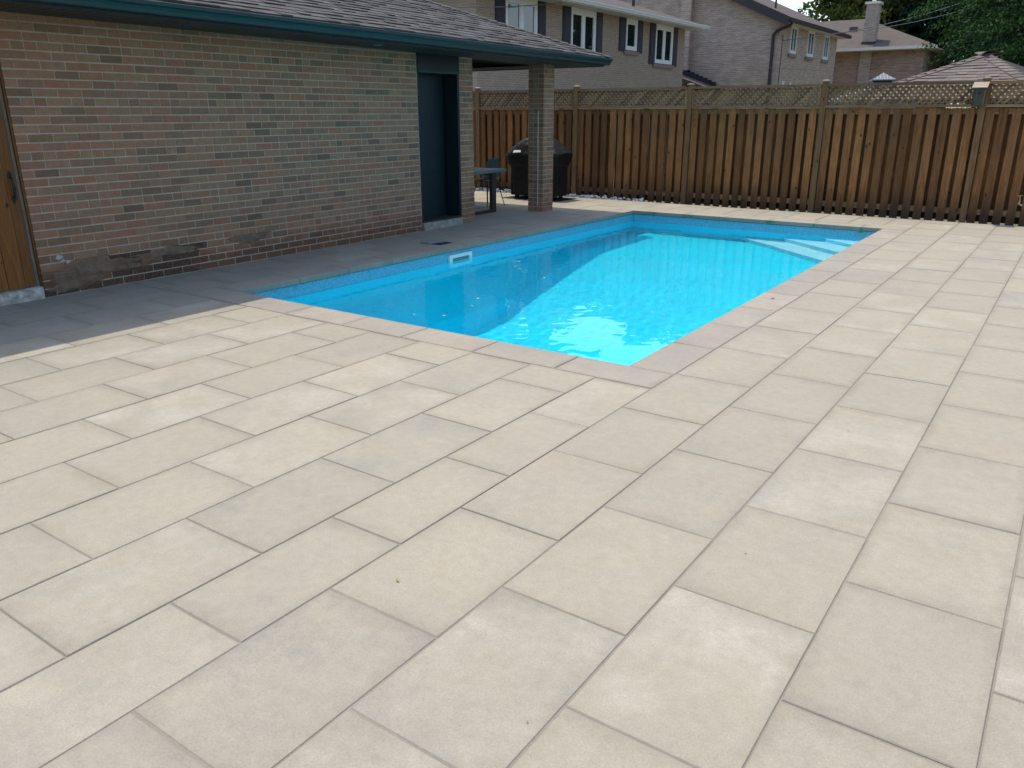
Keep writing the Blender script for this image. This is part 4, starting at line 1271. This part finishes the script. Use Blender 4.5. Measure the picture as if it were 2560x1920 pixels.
for nm, y0, y1, z0 in wins:
    fr = MB(); f_ = 0.085
    xo = HX - 0.05
    for (a, b, c, d) in ((y0, y1, z0, z0 + .10), (y0, y1, ZT1 - .16, ZT1 - .002), (y0, y0 + f_, z0 + .10, ZT1 - .16), (y1 - f_ * 1.3, y1, z0 + .10, ZT1 - .16)):
        fr.box(HX - 0.06, HX + 0.05, a, b, c, d)
    wo = hp(fr, 'window', M['white'])
    cells = [(y0 + f_, y1 - f_ * 1.3)]
    if y1 - y0 > 1.2:
        mid = (y0 + y1) / 2
        MB().box(HX - .06, HX + .045, mid - .075, mid + .075, z0 + .10, ZT1 - .16).build('mullion', M['white'], wo)
        cells = [(y0 + f_, mid - .075), (mid + .075, y1 - f_ * 1.3)]
    for (a, b) in cells:
        sh = MB()
        MB().box(HX - .006, HX + .006, a, b, z0 + .10, ZT1 - .16).build('pane', M['glass'], wo)
        for (e, f2, g_, h_) in ((a, b, z0 + .10, z0 + .15), (a, b, ZT1 - .21, ZT1 - .16), (a, a + .05, z0 + .15, ZT1 - .21), (b - .05, b, z0 + .15, ZT1 - .21)):
            sh.box(HX + .007, HX + .030, e, f2, g_, h_)
        sh.build('sash', M['white'], wo)
    hp(MB().box(HX - .05, HX + .07, y0 - .12, y1 + .18, z0 - .16, z0 - .025), 'sill', M['sillstone'])
    for (a, b) in ((y0 - .52, y0 - .015), (y1 + .015, y1 + .53)):
        s_ = MB().box(HX + .003, HX + .035, a, b, z0 - .06, ZT1 - .01)
        so3 = hp(s_, 'shutter', M['shutter'])
        fr = MB()
        for (c, d) in ((z0 + .02, z0 + (ZT1 - z0) * .48), (z0 + (ZT1 - z0) * .54, ZT1 - .10)):
            fr.box(HX + .0355, HX + .046, a + .07, b - .07, c, d)
        fr.build('shutter_panel', M['shutter'], so3)
# roof, soffit, gutter
ov = 0.72
hp(MB().box(HX - 0.2, HX + ov - .03, ya - ov, yb + ov, ZT1 + .003, ZT1 + .03), 'soffit', M['soffit_w'])
hp(MB().box(HX - 9.0, HX - .2, yb + .0, yb + ov, ZT1 + .003, ZT1 + .03), 'end_soffit', M['soffit_w'])
hp(MB().box(HX + ov - .03, HX + ov, ya - ov, yb + ov, ZT1 - .012, ZT1 + .10), 'fascia', M['white'])
gu = MB(); prof = [(0.0, 0.0), (0.075, 0.0), (0.085, 0.04), (0.115, 0.075), (0.12, 0.115), (0.0, 0.115)]; n = len(prof)
vs = [(HX + ov + .002 + a, ya - ov, ZT1 + .02 + b) for a, b in prof] + [(HX + ov + .002 + a, yb + ov + .05, ZT1 + .02 + b) for a, b in prof]
gu.add(vs, [(i, (i + 1) % n, (i + 1) % n + n, i + n) for i in range(n)] + [tuple(range(n - 1, -1, -1)), tuple(range(n, 2 * n))])
hp(gu, 'gutter', M['white'])
rs = 0.33; e_ = HX + ov + .05; rg = e_ - 5.0; zt1 = ZT1 + .125
rf = MB()
A = (e_, ya - ov, zt1); B = (e_, yb + ov, zt1); C2 = (rg, yb + ov - 5.0, zt1 + 5 * rs); D2_ = (rg, ya - ov + 5.0, zt1 + 5 * rs)
E3 = (rg - 5, yb + ov, zt1); F3 = (rg - 5, ya - ov, zt1)
rf.add([A, B, C2, D2_, E3, F3], [(0, 1, 2, 3), (1, 4, 2), (4, 5, 3, 2), (5, 0, 3)])
hr = hp(rf, 'roof', M['far_roof'])
MB().tube([(e_ - 1.7, 32.3, zt1 + .5), (e_ - 1.7, 32.3, zt1 + 1.0)], 0.06, 10).build('vent_pipe', M['dark_metal'], hr)

# ================================================================== HOUSE WITH GABLE
GX, GY = -10.92, 40.2
h2 = tag(empty('gabled_house', (GX, 45, -0.13)), 'taupe brick house with plain gable wall and three narrow white windows', 'house')
HO2 = Vector(h2.location)
q2 = lambda mb, name, mat, parent=None, **k: hp(mb, name, mat, parent, h2, HO2, **k)
ze2 = 5.62; s2 = 0.45; wid2 = 12.0
w_ = MB()
apx = (GX - wid2 / 2, ze2 + s2 * wid2 / 2)
w_.prism([(GX, GY, -.13), (GX - wid2, GY, -.13), (GX - wid2, GY, ze2), (apx[0], GY, apx[1]), (GX, GY, ze2)], (0, 10.2, 0))
q2(w_, 'wall', M['brick_h2'])
q2(MB().box(-15.75, -15.22, GY - .42, GY + .05, -.13, 9.2), 'chimney', M['brick_h2'])
rf = MB(); oh = 0.50; rk = 0.45; th = 0.16
def roofslab(mb, sgn):
    xe = GX + oh if sgn > 0 else GX - wid2 - oh
    z_e = ze2 - s2 * oh + .12
    a = [(xe, GY - rk, z_e), (apx[0], GY - rk, apx[1] + .12), (apx[0], GY + 10.2 + rk, apx[1] + .12), (xe, GY + 10.2 + rk, z_e)]
    b = [(x, y, z + th) for x, y, z in a]
    if sgn > 0: a.reverse(); b.reverse()
    mb.add(a + b, [(3, 2, 1, 0), (4, 5, 6, 7), (0, 1, 5, 4), (1, 2, 6, 5), (2, 3, 7, 6), (3, 0, 4, 7)])
roofslab(rf, 1); roofslab(rf, -1)
hr2 = q2(rf, 'roof', M['far_roof'])
fb = MB()
for sgn in (1,):
    xe = GX + oh; z_e = ze2 - s2 * oh + .10
    fb.hexa([(xe, GY - rk - .03, z_e - .22), (apx[0], GY - rk - .03, apx[1] - .12), (apx[0], GY - rk, apx[1] - .12), (xe, GY - rk, z_e - .22)],
            [(xe, GY - rk - .03, z_e + .19), (apx[0], GY - rk - .03, apx[1] + .29), (apx[0], GY - rk, apx[1] + .29), (xe, GY - rk, z_e + .19)])
q2(fb, 'rake_board', M['brown_metal'])
q2(MB().hexa([(GX + oh, GY - rk, ze2 - .13), (apx[0], GY - rk, apx[1] + .06), (apx[0], GY + .01, apx[1] + .06), (GX + oh, GY + .01, ze2 - .13)], [(GX + oh, GY - rk, ze2 - .10), (apx[0], GY - rk, apx[1] + .09), (apx[0], GY + .01, apx[1] + .09), (GX + oh, GY + .01, ze2 - .10)]), 'rake_soffit', M['brown_metal'])
q2(MB().box(GX + .003, GX + oh - .01, GY + .02, GY + 10.6, ze2 - .16, ze2 - .13), 'eave_soffit', M['cream'])
q2(MB().box(GX + oh + .003, GX + oh + .12, GY - .40, GY + 10.75, ze2 - .16, ze2 + .0), 'gutter', M['brown_metal'])
ds = MB(); ds.tube([(GX + oh + .06, GY - .10, ze2 - .1), (GX + oh - .02, GY - .12, ze2 - .28), (GX - .12, GY - .13, ze2 - .48), (GX - .27, GY - .10, ze2 - .66), (GX - .27, GY - .09, ze2 - 1.2), (GX - .26, GY - .09, 0.0)], 0.075, 8)
q2(ds, 'downspout', M['brown_metal'])
cbm = MB(); cbm.tube([(GX + .02, 40.62, 5.0), (GX + .02, 40.60, 3.0), (GX + .02, 40.58, 0.5)], 0.02, 6); q2(cbm, 'cable', M['cable'])
for k, (y0, y1) in enumerate(((41.74, 42.72), (44.60, 45.72), (47.62, 48.6))):
    z0, z1 = 4.25, 5.48
    fr = MB(); f_ = .11
    for (a, b, c, d) in ((y0, y1, z0, z0 + .15), (y0, y1, z1 - .12, z1), (y0, y0 + f_, z0 + .15, z1 - .12), (y1 - f_, y1, z0 + .15, z1 - .12), ((y0 + y1) / 2 - .035, (y0 + y1) / 2 + .035, z0 + .15, z1 - .12)):
        fr.box(GX - .03, GX + .06, a, b, c, d)
    wo = q2(fr, 'window', M['white'])
    for a, b in ((y0 + f_, (y0 + y1) / 2 - .035), ((y0 + y1) / 2 + .035, y1 - f_)):
        MB().box(GX + .002, GX + .02, a, b, z0 + .15, z1 - .12).build('pane', M['glass'], wo)
    q2(MB().box(GX - .02, GX + .09, y0 - .1, y1 + .12, z0 - .15, z0 - .003), 'sill', M['sillstone'])
MB().tube([(-11.9, 42.2, 6.0), (-11.9, 42.2, 6.72)], 0.05, 8).build('vent_pipe', M['brown_metal'], hr2)
MB().box(-13.3, -12.7, 41.0, 41.6, 6.45, 7.05).build('roof_vent', M['dark_metal'], hr2)
for x, z in ((-10.905, 2.80), (-10.905, 2.83)):
    pass
vn = MB(); vn.tube([(GX + .05, 41.2, 2.70), (GX + .05, 41.2, 2.98)], 0.07, 8); q2(vn, 'vent_pipe', M['white'])
vn = MB(); vn.tube([(GX + .05, 42.3, 2.70), (GX + .05, 42.3, 2.95)], 0.055, 8); q2(vn, 'vent_pipe', M['white'])

# lean-to roof against the gable, with stepped flashing
lt = tag(empty('lean_to_shed', (-15.2, 39.3, -0.13)), 'low lean-to roof with dark stepped flashing against the gable wall', 'shed')
lo2 = Vector(lt.location)
o = MB(); o.hexa([(-16.6, 38.3, 3.60), (-13.6, 38.3, 2.55), (-13.6, GY - .004, 2.55), (-16.6, GY - .004, 3.60)], [(-16.6, 38.3, 3.75), (-13.6, 38.3, 2.70), (-13.6, GY - .004, 2.70), (-16.6, GY - .004, 3.75)])
oo = o.build('roof', M['far_roof'], lt); oo.location = -lo2
o = MB(); o.box(-16.5, -13.75, 38.5, GY - .01, -.13, 2.55); oo = o.build('wall', M['brick_h2'], lt); oo.location = -lo2
for k in range(8):
    x = -15.68 + k * 0.232; zt_s = 3.63 - k * 0.094
    o = MB(); o.hexa([(x, GY - .47, zt_s - .36), (x + .228, GY - .47, zt_s - .44), (x + .228, GY - .03, zt_s - .44), (x, GY - .03, zt_s - .36)], [(x, GY - .47, zt_s), (x + .228, GY - .47, zt_s), (x + .228, GY - .03, zt_s), (x, GY - .03, zt_s)])
    oo = o.build('step_flashing', M['shutter'], lt); oo.location = -lo2

# ================================================================== HIP-ROOF HOUSE WITH CHIMNEY
h3 = tag(empty('hip_roof_house', (-12, 55, -0.13)), 'far brick house with brown hip roof, cream gutter and tall chimney', 'house')
HO3 = Vector(h3.location)
q3 = lambda mb, name, mat, parent=None, **k: hp(mb, name, mat, parent, h3, HO3, **k)
q3(MB().box(-19.0, -7.09, 55.0, 64.0, -.13, 5.05), 'wall', M['brick_h3'])
q3(MB().box(-10.61, -9.96, 54.86, 55.0, -.13, 5.05), 'chimney_breast', M['brick_h3b'])
oh = 0.75; sl3 = 0.40
e0 = (-7.09 + oh, 55 - oh); z3 = 5.15
rf = MB(); half = 4.5 + oh
ax0 = (-7.09 + oh - half, 55 - oh + half)
rf.add([(-19 - oh, 55 - oh, z3), (-7.09 + oh, 55 - oh, z3), (-7.09 + oh, 64 + oh, z3), (-19 - oh, 64 + oh, z3), (-19 - oh + half, ax0[1], z3 + sl3 * half), (ax0[0], ax0[1], z3 + sl3 * half)],
       [(0, 1, 5, 4), (1, 2, 5), (2, 3, 4, 5), (3, 0, 4)])
r3 = q3(rf, 'roof', M['far_roof'])
q3(MB().box(-19.7, -7.09 + oh, 55 - oh - .12, 55 - oh, z3 - .13, z3 + .03), 'gutter', M['cream'])
q3(MB().box(-19.7, -7.09 + oh, 55 - oh, 55.0, z3 - .13, z3 - .10), 'soffit', M['cream'])
q3(MB().box(-7.09, -7.09 + oh, 55.0, 64.0, z3 - .13, z3 - .10), 'end_soffit', M['cream'])
chy = 54.93
ch = q3(MB().box(-10.62, -9.95, chy, chy + .75, 5.3, 7.62), 'chimney', M['brick_h3b'])
MB().box(-10.70, -9.87, chy - .08, chy + .83, 7.62, 7.75).build('cap', M['cream'], ch)
MB().box(-10.66, -9.91, chy - .04, chy + .79, 5.28, 5.55).build('flashing', M['dark_metal'], ch)
MB().tube([(-10.3, chy + .37, 7.75), (-10.3, chy + .37, 7.98)], 0.12, 10).build('flue', M['cream'], ch)
MB().box(-12.0, -11.6, 57.2, 57.7, 6.35, 6.62).build('roof_vent', M['far_roof'], r3)

# ================================================================== GAZEBOS
gz = tag(empty('shingled_gazebo', (-0.2, 20.3, -0.13), R(-14)), 'garden gazebo with light brown shingled pyramid roof just behind the fence', 'gazebo')
za, sg_, hf = 2.72 + .13, 0.45, 2.0
rfm = MB(); rfm.add([(-hf, -hf, za - sg_ * hf), (hf, -hf, za - sg_ * hf), (hf, hf, za - sg_ * hf), (-hf, hf, za - sg_ * hf), (0, 0, za)], [(0, 1, 4), (1, 2, 4), (2, 3, 4), (3, 0, 4), (3, 2, 1, 0)])
gr = rfm.build('roof', M['deck'], gz)
csg, sng = 1 / math.sqrt(1 + sg_ ** 2), sg_ / math.sqrt(1 + sg_ ** 2)
exg = 0.145
gsh = {}
for side in range(4):
    Rm = Matrix.Rotation(side * math.pi / 2, 4, 'Z')
    r = 0
    while r * exg * csg < hf - 0.1:
        y = -hf + r * exg * csg; y2 = y + (exg + .02) * csg
        half_ = -y - 0.02
        x = -half_ + (rng.uniform(-.2, 0))
        while x < half_:
            w_ = rng.choice([0.16, 0.2, 0.26, 0.32]); a, b = max(x, -half_), min(x + w_ - .003, half_)
            x += w_
            if b - a < .03: continue
            if side in (1, 2): continue          # the two faces turned away
            th_ = rng.choice([0.008, 0.008, 0.018])
            c = Vector(((a + b) / 2, y, za + sg_ * y))
            wv = (b - a) / 2
            vs = []
            for (yy, h_) in ((0, 0), ((exg + .02) * csg, 0)):
                for xx in (-wv, wv): vs.append(Vector((xx, yy - h_ * sng, yy * sg_ + h_ * csg)))
            for (yy, h_) in ((-.004, th_ + .006), ((exg + .02) * csg, .003)):
                for xx in (-wv, wv): vs.append(Vector((xx, yy - h_ * sng, yy * sg_ + h_ * csg)))
            vs = [vs[0], vs[1], vs[3], vs[2], vs[4], vs[5], vs[7], vs[6]]
            key = (round(wv, 3), th_)
            if key not in gsh: gsh[key] = MB().add(vs, [(4, 5, 6, 7), (0, 1, 5, 4), (1, 2, 6, 5), (3, 0, 4, 7)]).mesh('shingle', M['shingle_b'])
            link('shingle', gsh[key], gr, Rm @ c, (0, 0, side * math.pi / 2))
        r += 1
capg = None
for (sx_, sy_) in ((-1, -1), (1, -1), (-1, 1)):
    hd = Vector((-sx_, -sy_, sg_)).normalized()
    ax_ = Vector((-sx_, 0, 0)); ay_ = Vector((0, -sy_, 0))
    k = 0.0; ln_tot = hf * math.sqrt(2 + sg_ ** 2)
    wa = Vector((-sx_, 0, 0)) * 0.20 + Vector((0, 0, 0.0)); wb = Vector((0, -sy_, 0)) * 0.20
    while k < ln_tot - .1:
        c = Vector((sx_ * hf, sy_ * hf, za - sg_ * hf)) + hd * k
        pts = []
        for (t_, h_) in ((0, .040), (0.30, .016)):
            # wings lie on the two roof faces: moving along a face's eave direction keeps height
            pts += [hd * t_ + wa + Vector((0, 0, h_)), hd * t_ + Vector((0, 0, h_ + .006)), hd * t_ + wb + Vector((0, 0, h_))]
        low = [p - Vector((0, 0, .018)) for p in pts]
        link('hip_cap', MB().add(pts + low, [(0, 1, 4, 3), (1, 2, 5, 4), (6, 7, 1, 0), (7, 8, 2, 1), (0, 3, 9, 6), (2, 8, 11, 5)]).mesh('hip_cap', M['shingle_b']), gr, c)
        k += 0.20
for sx_ in (-1, 1):
    for sy_ in (-1, 1):
        MB().box(sx_ * 1.7 - .07, sx_ * 1.7 + .07, sy_ * 1.7 - .07, sy_ * 1.7 + .07, 0, za - sg_ * 1.7 - .02).build('post', M['fence'], gz)

hg = tag(empty('metal_roof_gazebo', (-3.80, 28.4, -0.13), R(20)), 'blue-grey metal gazebo roof cap peeking over the fence rail', 'gazebo')
def pyr(mb, h0, z0, z1, h1=0.0):
    mb.hexa([(-h0, -h0, z0), (h0, -h0, z0), (h0, h0, z0), (-h0, h0, z0)], [(-h1, -h1, z1), (h1, -h1, z1), (h1, h1, z1), (-h1, h1, z1)])
o = MB(); pyr(o, 0.34, 2.66, 2.86, 0.01); pyr(o, 0.35, 2.63, 2.66, 0.34); capo = o.build('top_roof', M['grey_metal'], hg)
o = MB()
for k in range(-3, 4):
    for (dx, dy) in ((1, 0), (0, 1)):
        for sgn in (-1, 1):
            t_ = k / 3.5
            a = Vector((t_ * .34 * dx + sgn * .34 * dy, t_ * .34 * dy + sgn * .34 * dx, 2.665)); b = a * (abs(t_)) ; b.z = 2.86 - 0.2 * abs(t_)
            if abs(t_) > .95: continue
            o.tube([a, Vector((a.x * max(abs(t_), .03) if dy else a.x, a.y * max(abs(t_), .03) if dx else a.y, 2.865 - 0.2 * max(abs(t_), .03)))], 0.007, 5)
o.build('seam', M['grey_metal'], capo)
o = MB(); pyr(o, 0.24, 2.50, 2.63, 0.24); o.build('vent_collar', M['black'], hg)
o = MB(); pyr(o, 1.6, 2.02, 2.50, 0.25); o.build('lower_roof', M['grey_metal'], hg)
for sx_ in (-1, 1):
    for sy_ in (-1, 1):
        MB().box(sx_ * 1.4 - .06, sx_ * 1.4 + .06, sy_ * 1.4 - .06, sy_ * 1.4 + .06, 0, 2.06).build('post', M['dark_metal'], hg)

# ================================================================== CABLES
def cable(p, q, sag, label, r=0.012):
    p, q = Vector(p), Vector(q)
    pts = [p.lerp(q, t / 14) - Vector((0, 0, sag * 4 * (t / 14) * (1 - t / 14))) for t in range(15)]
    tag(MB().tube(pts, r, 6).build('utility_cable', M['cable']), label, 'cable', 'overhead cables between the houses')
cable((-13.55, 35.5, 4.27), (-11.1, 40.3, 4.82), 0.06, 'thin cable from the shuttered house to the gable corner', 0.014)
cable((-13.55, 35.5, 3.72), (-6.0, 45.0, 3.35), 0.10, 'lower thin cable crossing the gable wall', 0.009)
cable((-10.85, 40.6, 4.75), (-3.2, 62.0, 9.3), 0.55, 'long cable rising past the tall chimney', 0.02)
cable((-10.9, 47.0, 5.45), (-3.0, 64.0, 9.0), 0.5, 'upper long cable in front of the brown hip roof', 0.018)
cable((-13.2, 24.6, 5.0), (-13.2, 19.0, 4.35), 0.05, 'pale cable across the window by the garage roof', 0.014)

# ================================================================== TREES
def leaf_cloud(centers, radii, n_per, size, rg, droop=0.0, aspect=0.55, shade=None):
    """diamond leaves around clump centres"""
    V = []; T = []
    for c, r, n in zip(centers, radii, n_per):
        d = rg.normal(size=(n, 3)); d /= np.linalg.norm(d, axis=1)[:, None]
        rad = r * rg.uniform(0.25, 1.0, n) ** 0.5
        p = c + d * rad[:, None] * np.array([1, 1, 0.75])
        ax = rg.normal(size=(n, 3)) + np.array([0, 0, -droop]); ax /= np.linalg.norm(ax, axis=1)[:, None]
        bx = np.cross(ax, rg.normal(size=(n, 3))); bx /= (np.linalg.norm(bx, axis=1)[:, None] + 1e-9)
        s = size * rg.uniform(0.6, 1.35, n)[:, None]
        V.append(np.stack([p - ax * s, p + bx * s * aspect, p + ax * s, p - bx * s * aspect], 1))
        base = rg.uniform(0.15, 0.85)
        T.append(np.clip(base * 0.55 + 0.45 * rg.random(n), 0.001, 1))
    V = np.concatenate(V).reshape(-1, 3); T = np.concatenate(T)
    F = np.arange(len(V)).reshape(-1, 4)
    return V, F, T

def tree(name, base, height, crown_r, crown_z0, mat, label, nclump=160, nleaf=110, size=0.09, clump_r=0.55, seed=1, group=None, droop=0.0, lobes=6, squash=1.0):
    rg = np.random.default_rng(seed); rr = random.Random(seed)
    root = tag(empty(name, base), label, 'tree', group)
    zc = (height + crown_z0) / 2; rz = (height - crown_z0) / 2
    # lobed crown
    lob = []
    for i in range(lobes):
        a = rr.uniform(0, 6.28); e = rr.uniform(-.55, .9)
        lob.append((np.array([math.cos(a) * crown_r * .5 * math.cos(e), math.sin(a) * crown_r * .5 * math.cos(e), zc + rz * .62 * math.sin(e)]), rr.uniform(.42, .62)))
    lob.append((np.array([0, 0, zc + rz * .2]), .7))
    C_ = []; 
    while len(C_) < nclump:
        lc, lr_ = lob[rr.randrange(len(lob))]
        d = rg.normal(size=3); d /= np.linalg.norm(d)
        q = lc + d * np.array([crown_r, crown_r, rz * squash]) * lr_ * rg.uniform(.45, 1.0) ** .5
        if q[2] > crown_z0: C_.append(q)
    C_ = np.array(C_)
    rad = clump_r * rg.uniform(.6, 1.3, nclump)
    V, F, T = leaf_cloud(C_, rad, [nleaf] * nclump, size, rg, droop)
    link('crown', np_mesh('crown', V, F, mat, T), root)
    tk = MB()
    r0 = height * 0.022 + .05
    tk.tube([(0, 0, -.1), (rr.uniform(-.1, .1), rr.uniform(-.1, .1), crown_z0), (rr.uniform(-.2, .2), rr.uniform(-.2, .2), zc), (0, 0, height * .9)], [r0 * 1.25, r0, r0 * .6, .03], 9)
    for i in range(14):
        q = C_[rr.randrange(nclump)]
        z0_ = max(crown_z0 * .8, q[2] * rr.uniform(.55, .8))
        tk.tube([(0, 0, z0_), (q[0] * .5, q[1] * .5, z0_ + (q[2] - z0_) * .6), tuple(q)], [r0 * .4, r0 * .25, .015], 6)
    tk.build('trunk', M['bark'], root, smooth=True)
    return root

# big feathery tree at the right: drooping sprays over a dark interior
def feather_tree():
    rg = np.random.default_rng(77); rr = random.Random(77)
    base = Vector((1.55, 27.4, -.13))
    root = tag(empty('feathery_tree', base), 'large bright green tree with drooping feathery branches behind the gazebo', 'tree')
    V = []; T = []
    br = MB()
    br.tube([(0, 0, -.1), (0.1, 0, 3.0), (0, .1, 7.0), (0, 0, 11.5)], [.34, .28, .18, .03], 10)
    nb = 430
    for i in range(nb):
        z = rr.uniform(1.9, 11.0)
        prof_ = 4.5 * (1 - ((z - 5.0) / 8.0) ** 2) if z > 5.0 else 4.5 - (5.0 - z) * 0.45
        ln = max(.8, prof_) * rr.uniform(.68, 1.04)
        a = rr.uniform(0, 2 * math.pi)
        dirv = np.array([math.cos(a), math.sin(a), 0.0]); side = np.array([-math.sin(a), math.cos(a), 0.0])
        n_s = 15
        pts = []
        for k in range(n_s):
            t = (k + 1) / n_s
            pts.append(np.array([0, 0, z]) + dirv * ln * t + np.array([0, 0, 0.30 * ln * t - 0.42 * ln * t * t]))
        if i % 5 == 0:
            br.tube([(0, 0, z - .15), tuple(pts[n_s // 3]), tuple(pts[2 * n_s // 3])], [.05, .03, .008], 5)
        bb = rr.uniform(.1, .9)
        for k in range(3, n_s):
            p = pts[k]; t = (k + 1) / n_s
            wsp = 0.75 * (1.15 - abs(t - .6))
            n = 30
            sgn = np.where(rg.random(n) < .5, -1, 1)
            off = rg.uniform(.05, 1, n)
            q = p + side * (sgn * off * wsp)[:, None] + dirv * (rg.normal(0, .08, n) + off * .15)[:, None] + np.array([0, 0, 1.0]) * (-0.35 * off ** 1.5 * wsp + rg.normal(0, .06, n))[:, None]
            ax = side * sgn[:, None] * .8 + dirv * .5 + np.array([0, 0, -.65]) + rg.normal(0, .28, (n, 3)); ax /= np.linalg.norm(ax, axis=1)[:, None]
            bx = np.cross(ax, rg.normal(size=(n, 3))); bx /= np.linalg.norm(bx, axis=1)[:, None]
            s = (0.052 * rg.uniform(.6, 1.4, n))[:, None]
            V.append(np.stack([q - ax * s, q + bx * s * .38, q + ax * s, q - bx * s * .38], 1))
            T.append(np.clip(.25 * bb + .55 * t * rg.uniform(.5, 1, n) + .15 * rg.random(n), .001, 1))
    V = np.concatenate(V).reshape(-1, 3); T = np.concatenate(T)
    link('crown', np_mesh('crown', V, np.arange(len(V)).reshape(-1, 4), M['leaf_bright'], T), root)
    br.build('trunk', M['bark'], root, smooth=True)
feather_tree()

BT = 'trees behind the houses'
tree('maple_tree', (-13.1, 66.0, -.13), 14.0, 4.4, 2.0, M['leaf_yellow'], 'yellow-green maple behind the brown hip roof, left of its chimney', 330, 130, .17, .85, 4, BT, lobes=9)
tree('shade_tree', (-7.6, 67.5, -.13), 15.0, 5.2, 2.0, M['leaf_dark'], 'dark tree directly behind the tall chimney', 330, 130, .17, .9, 5, BT, lobes=9)
tree('shade_tree', (-3.2, 64.0, -.13), 13.0, 4.6, 1.5, M['leaf_dark'], 'dark tree between the hip roof and the feathery tree', 300, 130, .15, .95, 6, BT)
tree('shade_tree', (-3.6, 57.0, -.13), 7.6, 2.6, 0.6, M['leaf_dark'], 'low dark tree right of the hip-roof house corner', 160, 120, .12, .6, 8, BT)
tree('broad_tree', (5.0, 67.0, -.13), 15.5, 6.5, 1.5, M['leaf_mid'], 'broad tree right of the view, mirrored dark in the house windows', 200, 120, .25, 1.3, 18, BT)
tree('shade_tree', (3.6, 38.0, -.13), 13.0, 5.0, 1.5, M['leaf_dark'], 'dark tree behind the feathery tree at the right edge', 170, 120, .15, .95, 9, BT)
tree('shade_tree', (-22.0, 90.0, -.13), 10.2, 3.0, 3.0, M['leaf_mid'], 'small far treetop above the gabled house roof edge', 90, 90, .2, .9, 10, BT)
# tall trees beyond the houses that the pool mirrors
tree('tall_tree', (-40.0, 62.0, -.13), 19.5, 8.0, 6.0, M['leaf_mid'], 'tall tree beyond the shuttered house, mirrored in the pool', 150, 110, .30, 1.5, 12, BT)
tree('tall_tree', (-27.0, 64.0, -.13), 18.5, 6.5, 8.5, M['leaf_mid'], 'tall tree beyond the gabled house, mirrored in the pool', 150, 110, .30, 1.4, 13, BT)
